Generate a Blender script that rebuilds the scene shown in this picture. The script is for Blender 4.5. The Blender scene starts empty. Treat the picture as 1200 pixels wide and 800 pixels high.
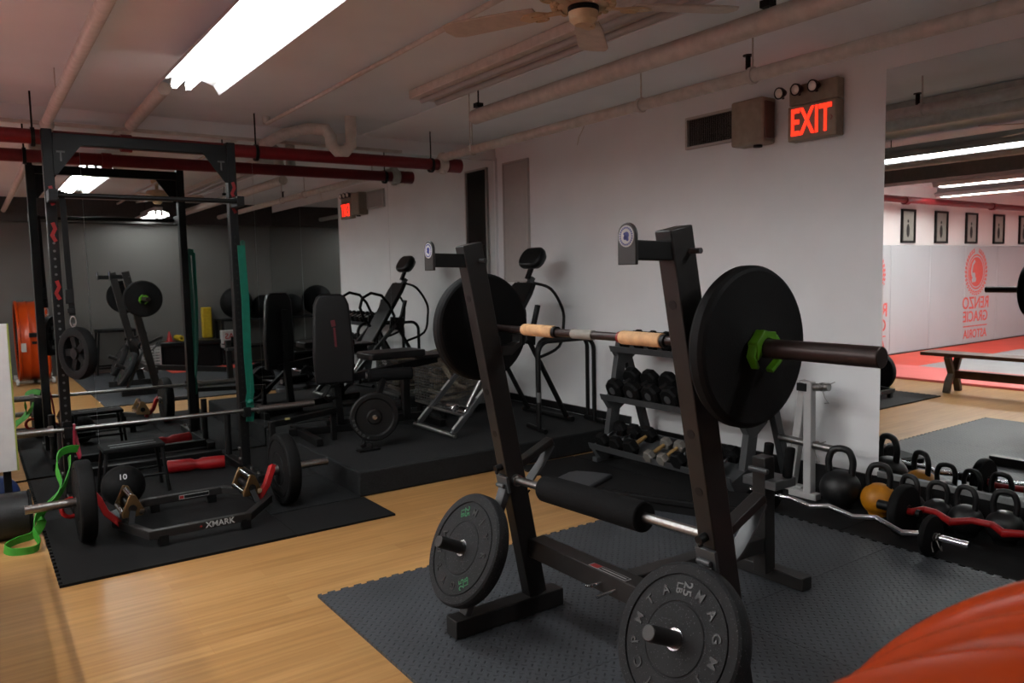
import bpy, math, random
from mathutils import Vector, Matrix
random.seed(7)
SC = bpy.context.scene
COL = SC.collection
R = math.radians
V = Vector
PI = math.pi

# ------------------------------------------------------------------ camera, world, exposure
def place_camera():
    yaw, pitch, roll, h = .6117, .0859, .0207, 1.45
    s, c = math.sin(yaw), math.cos(yaw); sp, cp = math.sin(pitch), math.cos(pitch)
    right = V((c, -s, 0)); up = V((s*sp, c*sp, cp)); fwd = V((s*cp, c*cp, -sp))
    sr, cr = math.sin(roll), math.cos(roll)
    r2 = right*cr - up*sr; u2 = right*sr + up*cr
    m = Matrix((r2, u2, -fwd)).transposed().to_4x4()
    m.translation = V((0, 0, h))
    cam = bpy.data.cameras.new('camera'); o = bpy.data.objects.new('camera', cam)
    cam.sensor_width = 36; cam.lens = 904.5/1200*36; cam.shift_y = -.002
    cam.clip_start = .02; cam.clip_end = 60
    cam.dof.use_dof = True; cam.dof.focus_distance = 3.0; cam.dof.aperture_fstop = 5.6
    o.matrix_world = m; COL.objects.link(o); SC.camera = o
place_camera()
W = bpy.data.worlds.new('world'); SC.world = W; W.use_nodes = True
W.node_tree.nodes['Background'].inputs[0].default_value = (.62, .66, .72, 1)
W.node_tree.nodes['Background'].inputs[1].default_value = .05
SC.view_settings.view_transform = 'Standard'; SC.view_settings.look = 'None'
SC.view_settings.gamma = 1; SC.view_settings.exposure = 1.0
SC.view_settings.use_curve_mapping = False
SC.cycles.use_denoising = True
SC.cycles.sample_clamp_indirect = 40
SC.cycles.max_bounces = 12; SC.cycles.glossy_bounces = 6; SC.cycles.diffuse_bounces = 4
TUBE_GYM = 24; TUBE_BACK = 26; TUBE_MAT = 96      # brightness of the tubes in the room's fittings

XR, YB, ZC = 4.467, 6.60, 2.72                    # right wall, back wall, ceiling

# ------------------------------------------------------------------ materials
def lin(c): return tuple((x/12.92 if x <= .04045 else ((x+.055)/1.055)**2.4) for x in [v/255 for v in c])
def nodes(name):
    m = bpy.data.materials.new(name); m.use_nodes = True
    nt = m.node_tree; return m, nt, nt.nodes['Principled BSDF']
def mat(name, rgb, rough=.5, metal=0, var=.12, scale=20, bump=0, bscale=200, spec=.4, coat=0, k=.5):
    m, nt, b = nodes(name)
    c = tuple(x*(1 if metal > .5 else k) for x in lin(rgb)); tc = nt.nodes.new('ShaderNodeTexCoord')
    b.inputs['Roughness'].default_value = rough; b.inputs['Metallic'].default_value = metal
    b.inputs['Specular IOR Level'].default_value = spec
    b.inputs['Coat Weight'].default_value = coat
    n = nt.nodes.new('ShaderNodeTexNoise'); n.inputs['Scale'].default_value = scale; n.inputs['Detail'].default_value = 4
    nt.links.new(tc.outputs['Object'], n.inputs['Vector'])
    r = nt.nodes.new('ShaderNodeValToRGB')
    r.color_ramp.elements[0].position = .3; r.color_ramp.elements[1].position = .7
    r.color_ramp.elements[0].color = tuple(x*(1-var) for x in c)+(1,)
    r.color_ramp.elements[1].color = tuple(min(1, x*(1+var)) for x in c)+(1,)
    nt.links.new(n.outputs['Fac'], r.inputs['Fac']); nt.links.new(r.outputs['Color'], b.inputs['Base Color'])
    if bump:
        n2 = nt.nodes.new('ShaderNodeTexNoise'); n2.inputs['Scale'].default_value = bscale; n2.inputs['Detail'].default_value = 2
        nt.links.new(tc.outputs['Object'], n2.inputs['Vector'])
        bp = nt.nodes.new('ShaderNodeBump'); bp.inputs['Strength'].default_value = bump; bp.inputs['Distance'].default_value = .002
        nt.links.new(n2.outputs['Fac'], bp.inputs['Height']); nt.links.new(bp.outputs['Normal'], b.inputs['Normal'])
    return m
def emit(name, rgb, s):
    m, nt, b = nodes(name)
    b.inputs['Base Color'].default_value = lin(rgb)+(1,)
    b.inputs['Emission Color'].default_value = lin(rgb)+(1,); b.inputs['Emission Strength'].default_value = s
    return m
def wood_floor():
    m, nt, b = nodes('laminate_floor'); N = nt.nodes; L = nt.links
    tc = N.new('ShaderNodeTexCoord')
    br = N.new('ShaderNodeTexBrick'); br.offset = .37; br.offset_frequency = 2
    br.inputs['Scale'].default_value = 1; br.inputs['Brick Width'].default_value = 1.1; br.inputs['Row Height'].default_value = .095
    br.inputs['Mortar Size'].default_value = .0008; br.inputs['Mortar Smooth'].default_value = .1; br.inputs['Bias'].default_value = 0
    br.inputs['Color1'].default_value = lin((170, 130, 82))+(1,); br.inputs['Color2'].default_value = lin((156, 115, 68))+(1,)
    br.inputs['Mortar'].default_value = lin((160, 112, 62))+(1,)
    L.new(tc.outputs['Object'], br.inputs['Vector'])
    mp = N.new('ShaderNodeMapping'); mp.inputs['Scale'].default_value = (1.2, 22, 1)
    L.new(tc.outputs['Object'], mp.inputs['Vector'])
    n = N.new('ShaderNodeTexNoise'); n.inputs['Scale'].default_value = 1.6; n.inputs['Detail'].default_value = 6
    L.new(mp.outputs[0], n.inputs['Vector'])
    r = N.new('ShaderNodeValToRGB'); r.color_ramp.elements[0].position = .35; r.color_ramp.elements[1].position = .65
    r.color_ramp.elements[0].color = (.8, .78, .74, 1); r.color_ramp.elements[1].color = (1.06, 1.05, 1.04, 1)
    L.new(n.outputs['Fac'], r.inputs['Fac'])
    mx = N.new('ShaderNodeMix'); mx.data_type = 'RGBA'; mx.blend_type = 'MULTIPLY'; mx.inputs['Factor'].default_value = 1
    L.new(br.outputs['Color'], mx.inputs['A']); L.new(r.outputs['Color'], mx.inputs['B'])
    L.new(mx.outputs['Result'], b.inputs['Base Color'])
    b.inputs['Roughness'].default_value = .38; b.inputs['Specular IOR Level'].default_value = .35
    return m
def tread_mat(name, rgb, freq=34, strength=1, rough=.55):
    m, nt, b = nodes(name); N = nt.nodes; L = nt.links
    tc = N.new('ShaderNodeTexCoord')
    def vm(op, a, b=None):
        n = N.new('ShaderNodeVectorMath'); n.operation = op; L.new(a, n.inputs[0])
        if b is not None: n.inputs[1].default_value = b
        return n.outputs[0]
    def ma(op, a, b):
        n = N.new('ShaderNodeMath'); n.operation = op
        for k, v in ((0, a), (1, b)):
            if isinstance(v, (int, float)): n.inputs[k].default_value = v
            else: L.new(v, n.inputs[k])
        return n.outputs[0]
    mp = N.new('ShaderNodeMapping'); mp.inputs['Rotation'].default_value = (0, 0, R(45)); L.new(tc.outputs['Object'], mp.inputs['Vector'])
    g = vm('SCALE', mp.outputs[0]); g.node.inputs['Scale'].default_value = freq
    fl = N.new('ShaderNodeSeparateXYZ'); L.new(vm('FLOOR', g), fl.inputs[0])
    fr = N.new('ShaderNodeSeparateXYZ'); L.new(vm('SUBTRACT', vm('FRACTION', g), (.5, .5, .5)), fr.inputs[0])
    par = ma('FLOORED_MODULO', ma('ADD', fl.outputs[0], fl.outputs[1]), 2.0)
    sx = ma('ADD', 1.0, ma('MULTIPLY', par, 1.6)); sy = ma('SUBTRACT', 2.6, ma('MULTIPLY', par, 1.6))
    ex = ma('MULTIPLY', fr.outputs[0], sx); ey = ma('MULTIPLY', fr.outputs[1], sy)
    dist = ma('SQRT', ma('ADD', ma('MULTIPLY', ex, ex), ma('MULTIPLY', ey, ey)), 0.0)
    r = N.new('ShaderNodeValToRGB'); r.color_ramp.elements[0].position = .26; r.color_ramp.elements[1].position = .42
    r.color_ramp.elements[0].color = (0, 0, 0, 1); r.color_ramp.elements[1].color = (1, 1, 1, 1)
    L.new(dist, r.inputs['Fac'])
    bp = N.new('ShaderNodeBump'); bp.inputs['Strength'].default_value = strength; bp.inputs['Distance'].default_value = .003
    L.new(r.outputs['Color'], bp.inputs['Height']); L.new(bp.outputs['Normal'], b.inputs['Normal'])
    n = N.new('ShaderNodeTexNoise'); n.inputs['Scale'].default_value = 3; n.inputs['Detail'].default_value = 5
    L.new(tc.outputs['Object'], n.inputs['Vector'])
    c = tuple(v*.9 for v in lin(rgb)); b.inputs['Specular IOR Level'].default_value = .3; r2 = N.new('ShaderNodeValToRGB'); r2.color_ramp.elements[0].position = .3; r2.color_ramp.elements[1].position = .7
    r2.color_ramp.elements[0].color = tuple(x*.85 for x in c)+(1,); r2.color_ramp.elements[1].color = tuple(x*1.2 for x in c)+(1,)
    L.new(n.outputs['Fac'], r2.inputs['Fac'])
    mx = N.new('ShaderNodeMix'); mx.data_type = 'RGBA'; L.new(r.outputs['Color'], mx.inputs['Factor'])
    mx.inputs['A'].default_value = tuple(v*.45 for v in c)+(1,); L.new(r2.outputs['Color'], mx.inputs['B'])  # dimples darkened in the colour, standing in for the shading of their recesses
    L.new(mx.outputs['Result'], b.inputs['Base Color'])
    b.inputs['Roughness'].default_value = rough
    return m
def speckle(name, rgb, spk, scale=260, rough=.7, thr=.82):
    m = mat(name, rgb, rough, var=.2, scale=6, bump=.4, bscale=160, spec=.2)
    nt = m.node_tree; N = nt.nodes; L = nt.links; b = N['Principled BSDF']
    tc = N.new('ShaderNodeTexCoord'); n = N.new('ShaderNodeTexVoronoi'); n.inputs['Scale'].default_value = scale
    L.new(tc.outputs['Object'], n.inputs['Vector'])
    s = N.new('ShaderNodeSeparateColor'); L.new(n.outputs['Color'], s.inputs[0])
    g = N.new('ShaderNodeMath'); g.operation = 'GREATER_THAN'; g.inputs[1].default_value = thr; L.new(s.outputs[0], g.inputs[0])
    src = b.inputs['Base Color'].links[0].from_socket
    mx = N.new('ShaderNodeMix'); mx.data_type = 'RGBA'; L.new(g.outputs[0], mx.inputs['Factor'])
    L.new(src, mx.inputs['A']); mx.inputs['B'].default_value = tuple(v*.5 for v in lin(spk))+(1,)
    L.new(mx.outputs['Result'], b.inputs['Base Color'])
    return m
def mirror_mat():
    m, nt, b = nodes('mirror_glass')
    b.inputs['Base Color'].default_value = (.80, .83, .82, 1); b.inputs['Metallic'].default_value = 1; b.inputs['Roughness'].default_value = .004
    return m
M = dict(
    wood=wood_floor(), mirror=mirror_mat(),
    wall=mat('wall_paint', (226, 227, 228), .65, k=1, var=.03, scale=2.5, bump=.1, bscale=60),
    ceil=mat('ceiling_paint', (212, 217, 218), .8, k=1, var=.05, scale=1.5, bump=.2, bscale=40),
    ceil_cool=mat('ceiling_strip_cool', (224, 228, 228), .8, k=1, var=.05, scale=1.5),  # right-hand ceiling strip, toned slightly lighter than the main ceiling
    greywall=mat('grey_wall_paint', (86, 85, 82), .75, k=1, var=.03, scale=2),
    whitewall=mat('white_wall_paint', (232, 226, 224), .7, k=1, var=.03, scale=2),
    darkpaint=mat('dark_soffit_paint', (78, 76, 74), .8),
    beam=mat('beam_paint', (120, 116, 110), .8),
    basebl=mat('black_baseboard', (14, 14, 15), .5),
    trimw=mat('grey_trim', (170, 172, 172), .5),
    pipew=mat('painted_pipe_cream', (186, 180, 172), .55, k=1),
    pipered=mat('red_pipe', (150, 26, 34), .4),
    bl=mat('black_powdercoat', (24, 24, 25), .48, spec=.22, k=.32, var=.15, scale=60, bump=.15, bscale=500),
    bl2=mat('graphite_powdercoat', (46, 44, 43), .42, spec=.35, k=.45, var=.12, scale=30, bump=.12, bscale=400),
    char=mat('charcoal_painted_steel', (84, 86, 88), .38, var=.1),
    rub=mat('black_rubber', (20, 20, 21), .7, spec=.16, k=.32, var=.25, scale=30, bump=.3, bscale=220),
    rub_d=mat('dark_rubber_smooth', (15, 15, 16), .5, spec=.3, var=.2, bump=.1),
    crumb=speckle('crumb_rubber', (42, 43, 45), (92, 95, 98), 420, .72, .975),
    crumbflr=speckle('crumb_rubber_mat', (30, 31, 33), (56, 58, 60), 200, .8, .9),
    ebony=mat('black_smooth_mat', (22, 22, 23), .75, spec=.2, k=.45, var=.15, scale=5, bump=.3, bscale=120),
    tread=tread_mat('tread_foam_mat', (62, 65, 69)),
    carpet=speckle('dark_carpet', (36, 37, 38), (66, 68, 70), 500, .95, .8),
    foam=mat('black_foam', (20, 20, 21), .85, spec=.15, bump=.5, bscale=150),
    vinyl=mat('black_vinyl', (17, 17, 19), .42, spec=.3, k=.4, var=.1, bump=.15, bscale=300),
    vinylg=mat('grey_vinyl', (70, 72, 76), .4, var=.15, bump=.3, bscale=200),
    chrome=mat('chrome', (205, 205, 208), .16, 1, var=.05),
    steel=mat('brushed_steel', (150, 148, 146), .34, 1, var=.15, scale=80),
    bartan=mat('bronze_bar_steel', (66, 52, 50), .38, .45, var=.2, scale=40),
    tan=mat('tan_grip_tape', (222, 176, 128), .75, k=.75, var=.18, scale=35, bump=.5, bscale=260),
    tapew=mat('white_tape', (176, 172, 162), .7, var=.1),
    redtape=mat('red_tape', (176, 34, 34), .5),
    lime=mat('lime_plastic', (92, 158, 22), .4),
    gold=mat('bronze_gold_plate', (142, 112, 74), .4, .5),
    red=mat('red_paint', (190, 28, 30), .4),
    redfoam=mat('red_vinyl_pad', (196, 22, 28), .45),
    green=mat('green_band_rubber', (66, 178, 52), .55),
    teal=mat('teal_band_rubber', (10, 128, 104), .5),
    pink=mat('crimson_band_rubber', (176, 24, 58), .5),
    white=mat('white_paint', (220, 220, 218), .45, var=.03),
    inkbl=mat('moulded_black_letters', (10, 10, 10), .45, spec=.5, k=.4),
    grille=mat('grey_louvre_paint', (176, 170, 166), .5, k=1, var=.03),
    whiteink=mat('white_lettering', (225, 225, 225), .5, var=.02),
    greyink=mat('grey_lettering', (110, 112, 112), .5),
    redink=mat('red_lettering', (190, 40, 40), .5),
    blueink=mat('blue_lettering', (44, 62, 160), .5),
    greenink=mat('green_lettering', (40, 130, 80), .5),
    coral=mat('coral_print', (216, 92, 84), .6, k=1, var=.05),
    matred=mat('red_grappling_mat', (222, 78, 60), .6, k=.8, var=.08, scale=3),
    matpink=mat('pink_grappling_mat', (232, 116, 112), .6, k=.8, var=.06, scale=3),
    matgrey=mat('grey_grappling_mat', (158, 158, 160), .6, k=.8, var=.06, scale=3),
    pad=mat('grey_wall_pad_vinyl', (178, 182, 186), .5, k=1, var=.03, scale=1.5),
    oak=mat('dark_stained_wood', (104, 62, 38), .5, var=.3, scale=12),
    greywood=mat('weathered_wood', (112, 96, 80), .6, var=.25, scale=12),
    orange=mat('orange_plastic', (222, 78, 16), .3, k=.5, spec=.3, var=.08, scale=4, coat=.1),
    kborange=mat('orange_kettlebell_paint', (226, 146, 16), .5, var=.15, scale=18),
    iron=mat('black_cast_iron', (24, 24, 25), .48, var=.2, scale=40, bump=.3, bscale=160),
    hexgrey=mat('grey_cast_metal', (152, 148, 140), .5, .2, var=.12, scale=30),
    woodgrip=mat('tan_dumbbell_handle', (196, 158, 100), .5),
    beige=mat('beige_plastic', (150, 138, 122), .5, k=.95),
    beige2=mat('ceiling_fan_cream', (196, 172, 136), .5, k=.9),
    blade=mat('fan_blade_cream', (190, 178, 164), .5, k=.9),
    lens=mat('glass_lens', (225, 220, 212), .12, .2, k=1),
    yellow=mat('yellow_foam', (214, 180, 20), .6),
    blue=mat('blue_ball_vinyl', (40, 70, 140), .45),
    rope=mat('natural_rope', (170, 158, 138), .9, var=.3, scale=60),
    basket=mat('grey_wire', (96, 96, 94), .4, .6),
    paper=mat('picture_paper', (205, 202, 192), .7, var=.1, scale=8),
    ink=mat('picture_ink', (60, 58, 56), .7, var=.3, scale=12),
    bagm=mat('black_bag_nylon', (24, 25, 27), .5, bump=.4, bscale=120),
    tube=emit('fluorescent_tube', (246, 250, 252), TUBE_GYM),
    tube_back=emit('fluorescent_tube_back', (250, 250, 250), TUBE_BACK),
    tube_mat=emit('fluorescent_tube_mat_room', (252, 252, 250), TUBE_MAT),
    exit=emit('exit_letters_lit', (255, 40, 20), 1.3),
)

# ------------------------------------------------------------------ mesh builder
def basis(z, xh=None):
    z = V(z).normalized()
    xh = V(xh) if xh is not None else (V((0, 0, 1)) if abs(z.z) < .9 else V((1, 0, 0)))
    y = z.cross(xh).normalized(); x = y.cross(z).normalized()
    return x, y, z
TEXTS = {}
def text_geo(s):
    if s not in TEXTS:
        cu = bpy.data.curves.new('t', 'FONT'); cu.body = s; cu.size = 1; cu.align_x = 'CENTER'; cu.align_y = 'CENTER'
        cu.extrude = .5; cu.resolution_u = 3; cu.offset = .014
        o = bpy.data.objects.new('t', cu); COL.objects.link(o)
        dg = bpy.context.evaluated_depsgraph_get()
        me = bpy.data.meshes.new_from_object(o.evaluated_get(dg))
        TEXTS[s] = ([v.co.copy() for v in me.vertices], [tuple(p.vertices) for p in me.polygons])
        bpy.data.objects.remove(o); bpy.data.meshes.remove(me); bpy.data.curves.remove(cu)
    return TEXTS[s]
class MB:
    def __init__(s): s.v = []; s.f = []
    def add(s, vs, fs):
        n = len(s.v); s.v += [V(a) for a in vs]; s.f += [tuple(i+n for i in f) for f in fs]; return s
    def box(s, c, d, ax=None, ay=None):
        ax, ay = (V(ax).normalized(), V(ay).normalized()) if ax is not None else (V((1, 0, 0)), V((0, 1, 0)))
        az = ax.cross(ay).normalized(); c = V(c)
        vs = [c + ax*(i*d[0]/2) + ay*(j*d[1]/2) + az*(k*d[2]/2) for k in (-1, 1) for i, j in ((-1, -1), (1, -1), (1, 1), (-1, 1))]
        return s.add(vs, [(3, 2, 1, 0), (4, 5, 6, 7), (0, 1, 5, 4), (1, 2, 6, 5), (2, 3, 7, 6), (3, 0, 4, 7)])
    def b(s, x0, x1, y0, y1, z0, z1):
        return s.box(((x0+x1)/2, (y0+y1)/2, (z0+z1)/2), (abs(x1-x0), abs(y1-y0), abs(z1-z0)))
    def beam(s, p, q, w, t, wdir=(0, 1, 0)):          # rectangular bar from p to q; w measured near wdir
        p, q = V(p), V(q); z = (q-p).normalized(); wd = V(wdir); wd = (wd - z*wd.dot(z)).normalized(); td = z.cross(wd)
        vs = [e + wd*(i*w/2) + td*(j*t/2) for e in (p, q) for i, j in ((-1, -1), (1, -1), (1, 1), (-1, 1))]
        return s.add(vs, [(3, 2, 1, 0), (4, 5, 6, 7), (0, 1, 5, 4), (1, 2, 6, 5), (2, 3, 7, 6), (3, 0, 4, 7)])
    def tube(s, p, q, r, r2=None, n=16):
        return s.lathe([(0, 0), (r, 0), (r if r2 is None else r2, (V(q)-V(p)).length), (0, (V(q)-V(p)).length)], p, V(q)-V(p), n)
    def ring(s, p, q, r, ri, n=24):
        l = (V(q)-V(p)).length
        return s.lathe([(ri, 0), (r, 0), (r, l), (ri, l), (ri, 0)], p, V(q)-V(p), n)
    def lathe(s, prof, o, ax, n=24, xh=None, a0=0, a1=2*PI):
        x, y, z = basis(ax, xh); o = V(o); full = abs(a1-a0-2*PI) < 1e-6
        k = n if full else n+1; rows = []
        for r, h in prof:
            if abs(r) < 1e-7 and full: rows.append([len(s.v)]); s.v.append(o+z*h)
            else:
                b0 = len(s.v); rows.append(list(range(b0, b0+k)))
                for i in range(k):
                    a = a0+(a1-a0)*i/n; s.v.append(o + (x*math.cos(a)+y*math.sin(a))*r + z*h)
        for A, B in zip(rows, rows[1:]):
            if len(A) == 1 and len(B) == 1: continue
            for i in range(n):
                j = (i+1) % k if full else i+1
                if len(A) == 1: s.f.append((A[0], B[j], B[i]))
                elif len(B) == 1: s.f.append((A[i], A[j], B[0]))
                else: s.f.append((A[i], A[j], B[j], B[i]))
        return s
    def path(s, pts, r, n=10, closed=False, flat=None, up=None):   # round sweep, or a flat strip (width, thickness)
        pts = [V(p) for p in pts]; m = len(pts); rings = []
        if flat: prof = [(-flat[0]/2, -flat[1]/2), (flat[0]/2, -flat[1]/2), (flat[0]/2, flat[1]/2), (-flat[0]/2, flat[1]/2)]; n = 4
        else: prof = [(r*math.cos(2*PI*i/n), r*math.sin(2*PI*i/n)) for i in range(n)]
        x = None
        for i, p in enumerate(pts):
            a = pts[i-1] if (i or closed) else p; c = pts[(i+1) % m] if (i < m-1 or closed) else p
            t1 = (p-a).normalized() if (p-a).length > 1e-9 else None; t2 = (c-p).normalized() if (c-p).length > 1e-9 else None
            t = ((t1 or t2)+(t2 or t1)).normalized()
            if x is None:
                u = V(up) if up is not None else (V((0, 0, 1)) if abs(t.z) < .9 else V((1, 0, 0)))
                x = (u - t*u.dot(t)).normalized()
            else: x = (x - t*x.dot(t)).normalized()
            if up is not None:
                u = V(up); w = u - t*u.dot(t)
                if w.length > .05: x = w.normalized()
            y = t.cross(x); k = 1
            if t1 and t2: k = min(1.6, 1/max(.5, t1.dot(t)))
            b0 = len(s.v); rings.append(list(range(b0, b0+n)))
            for px, py in prof: s.v.append(p + x*px*(1 if flat else k) + y*py*(1 if flat else k))
        pairs = list(zip(rings, rings[1:])) + ([(rings[-1], rings[0])] if closed else [])
        for A, B in pairs:
            for i in range(n): j = (i+1) % n; s.f.append((A[i], A[j], B[j], B[i]))
        if not closed: s.f.append(tuple(reversed(rings[0]))); s.f.append(tuple(rings[-1]))
        return s
    def prism(s, poly, o, xd, yd, t):                  # polygon in the xd, yd plane, thickness t along their normal (centred)
        o, xd, yd = V(o), V(xd).normalized(), V(yd).normalized(); nd = xd.cross(yd).normalized(); n = len(poly)
        vs = [o + xd*a + yd*b + nd*k*t/2 for k in (-1, 1) for a, b in poly]
        return s.add(vs, [tuple(reversed(range(n))), tuple(range(n, 2*n))] + [(i, (i+1) % n, n+(i+1) % n, n+i) for i in range(n)])
    def ball(s, c, r, n=24, sc=(1, 1, 1), ax=(0, 0, 1)):
        m = n//2; prof = [(0 if i in (0, m) else r*math.sin(PI*i/m), -r*math.cos(PI*i/m)*sc[2]) for i in range(m+1)]
        return s.lathe(prof, c, ax, n)
    def text(s, t, o, xd, yd, size, ext=.002, wx=1):
        vs, fs = text_geo(t); o, xd, yd = V(o), V(xd).normalized(), V(yd).normalized(); nd = xd.cross(yd).normalized()
        return s.add([o + xd*v.x*size*wx + yd*v.y*size + nd*v.z*2*ext for v in vs], fs)
def smooth(pts, k=5, closed=False):
    P = [V(p) for p in pts]; n = len(P); out = []
    for i in range(n if closed else n-1):
        a, b, c, d = (P[(i-1) % n] if (closed or i) else P[0]), P[i], P[(i+1) % n], (P[(i+2) % n] if (closed or i < n-2) else P[-1])
        for j in range(k):
            t = j/k; out.append(.5*((2*b)+(c-a)*t+(2*a-5*b+4*c-d)*t*t+(3*b-a-3*c+d)*t*t*t))
    if not closed: out.append(P[-1])
    return out
def root_loc(o):
    while o is not None and o.parent: o = o.parent
    return o.location.copy() if o is not None else V((0, 0, 0))
def obj(name, mb, m, parent=None, bev=0, ang=35, loc=None, seg=2):
    off = root_loc(parent) if parent is not None else (V(loc) if loc is not None else V((0, 0, 0)))
    me = bpy.data.meshes.new(name); me.from_pydata([tuple(v-off) for v in mb.v], [], mb.f)
    me.polygons.foreach_set('use_smooth', [True]*len(me.polygons)); me.set_sharp_from_angle(angle=R(ang))
    me.materials.append(m if isinstance(m, bpy.types.Material) else M[m]); me.update()
    o = bpy.data.objects.new(name, me); COL.objects.link(o)
    if parent is not None: o.parent = parent
    else: o.location = off
    if bev:
        b = o.modifiers.new('bevel', 'BEVEL'); b.width = bev; b.segments = seg; b.limit_method = 'ANGLE'; b.angle_limit = R(40)
        b.harden_normals = False
    return o
def tag(o, label, cat, group=None):
    o['label'] = label; o['category'] = cat
    if group: o['group'] = group
    return o
def thing(name, label, cat, loc=(0, 0, 0), group=None):
    o = bpy.data.objects.new(name, None); o.empty_display_size = .05; COL.objects.link(o); o.location = loc
    return tag(o, label, cat, group)
def struct(name, mb, m, bev=0):
    c = mb.v[0]; lo = V((min(v.x for v in mb.v), min(v.y for v in mb.v), min(v.z for v in mb.v)))
    o = obj(name, mb, m, bev=bev, loc=(0, 0, 0)); o['kind'] = 'structure'; return o
def copy_tree(o, parent=None):
    c = o.copy(); COL.objects.link(c)
    if parent is not None: c.parent = parent
    for ch in KIDS.get(o.name, []): copy_tree(ch, c)
    return c
KIDS = {}
def index_kids():
    KIDS.clear()
    for o in COL.objects:
        if o.parent: KIDS.setdefault(o.parent.name, []).append(o)
def rot_to(o, x, y, z):
    m = Matrix((V(x), V(y), V(z))).transposed().to_4x4(); m.translation = o.location; o.matrix_world = m; return o
def arc(c, r, a0, a1, n, u, w):
    c, u, w = V(c), V(u), V(w)
    return [c + u*r*math.cos(R(a0+(a1-a0)*i/n)) + w*r*math.sin(R(a0+(a1-a0)*i/n)) for i in range(n+1)]

# ================================================================== THE ROOM
XL, YF = -9.4, -.62
struct('floor', MB().b(XL, XR+.1, YF-.1, YB+.1, -.1, 0), 'wood')
struct('ceiling', MB().b(XL, 3.0, YF-.1, YB+.1, ZC, ZC+.1), 'ceil')
struct('trim_1', MB().b(3.0, XR+.1, YF-.1, YB+.1, ZC-.005, ZC+.1), 'ceil_cool')
struct('wall_right', MB().b(XR, XR+.12, YF-.1, YB+.1, 0, ZC), 'wall')
struct('wall_back', MB().b(-1.75, XR+.12, YB, YB+.12, 0, ZC), 'wall')
struct('wall_back_left', MB().b(XL-.1, -1.75, YB, YB+.12, 0, ZC), 'whitewall')
struct('wall_left', MB().b(XL-.12, XL, YF-.1, YB+.1, 0, ZC), 'whitewall')
struct('wall_front', MB().b(XL-.1, XR+.1, YF-.12, YF, 0, ZC), 'greywall')
struct('trim_2', MB().b(XL, XR, YF, YF+.16, 2.36, ZC), 'darkpaint')
struct('trim_3', MB().b(-.95, -.55, YF, YB, 2.46, ZC), 'beam')
struct('baseboard_right', MB().b(XR-.018, XR, YF, 4.65, 0, .17).b(XR-.02, XR, 4.65, YB, .17, .235), 'basebl')
struct('baseboard_back', MB().b(XL, XR, YB-.0009, YB, 0, .17), 'basebl')
struct('trim_4', MB().b(XR-.03, XR, YF, 2.5, .17, .205), 'trimw', .004)
struct('trim_5', MB().b(-1.75, 3.4, YB-.03, YB, 2.585, 2.61), 'pipew')
struct('trim_6', MB().b(3.4, XR, YB-.03, YB, 2.585, 2.61).b(XR-.03, XR, YB-.03, YB, .17, 2.6), 'wall')

# mirrors
seams = [4.437, 3.245, 2.008, .743, -.5, -1.74]
for i in range(5):
    z0 = .175 if i < 2 else .016
    tag(obj('wall_mirror', MB().b(seams[i+1]+.0008, seams[i]-.0008, YB-.012, YB-.001, z0, 2.583), 'mirror', loc=((seams[i]+seams[i+1])/2, YB, z0)),
        ['tall frameless mirror panel in the corner behind the inversion table', 'frameless mirror panel behind the black adjustable bench',
         'frameless mirror panel behind the right upright of the pull-up rack', 'frameless mirror panel behind the left upright of the pull-up rack',
         'frameless mirror panel beyond the white board at far left'][i], 'mirror', 'back wall mirror panels')
for i in range(2):
    y1 = 2.5-1.56*i; y0 = y1-1.55
    tag(obj('wall_mirror', MB().b(XR-.012, XR-.001, y0, y1, .207, 2.585), 'mirror', loc=(XR, (y0+y1)/2, .207)),
        ['large frameless mirror on the right wall above the kettlebells', 'next frameless mirror nearest the camera on the right wall'][i], 'mirror', 'right wall mirrors')

# grappling area on the left: mats, wall pads, pictures
def slab(x0, x1, y0, y1, m, lab, z=.03):
    tag(obj('grappling_mat', MB().b(x0, x1, y0, y1, 0.0005, z), m, bev=.004, loc=((x0+x1)/2, (y0+y1)/2, 0)), lab, 'mat')
slab(-1.95, -.75, YF+.01, 6.5, 'matpink', 'long pink-red border mat along the wooden floor behind the bench')
slab(-5.2, -1.953, YF+.01, 5.55, 'matgrey', 'large grey centre mat surrounded by red mats')
slab(XL+.01, -5.203, YF+.01, 5.55, 'matred', 'red mat at the far end of the grappling area')
slab(XL+.01, -1.953, 5.553, 6.5, 'matred', 'red mat strip along the padded wall under the logo')
px = -1.78
for i in range(6):
    t = tag(obj('wall_pad', MB().b(px-1.215, px, YB-.055, YB-.002, .032, 1.76), 'pad', bev=.012, loc=(px-.6, YB, .032)),
        ['grey wall pad nearest the mirrors with part of a red emblem', 'plain grey wall pad left of the first emblem pad', 'plain grey wall pad right of the emblem pad',
         'grey wall pad printed with red laurel emblem and lettering', 'grey wall pad beyond the emblem pad', 'last grey wall pad at the far end'][i], 'wall pad', 'grey wall pads')
    px -= 1.219
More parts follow.
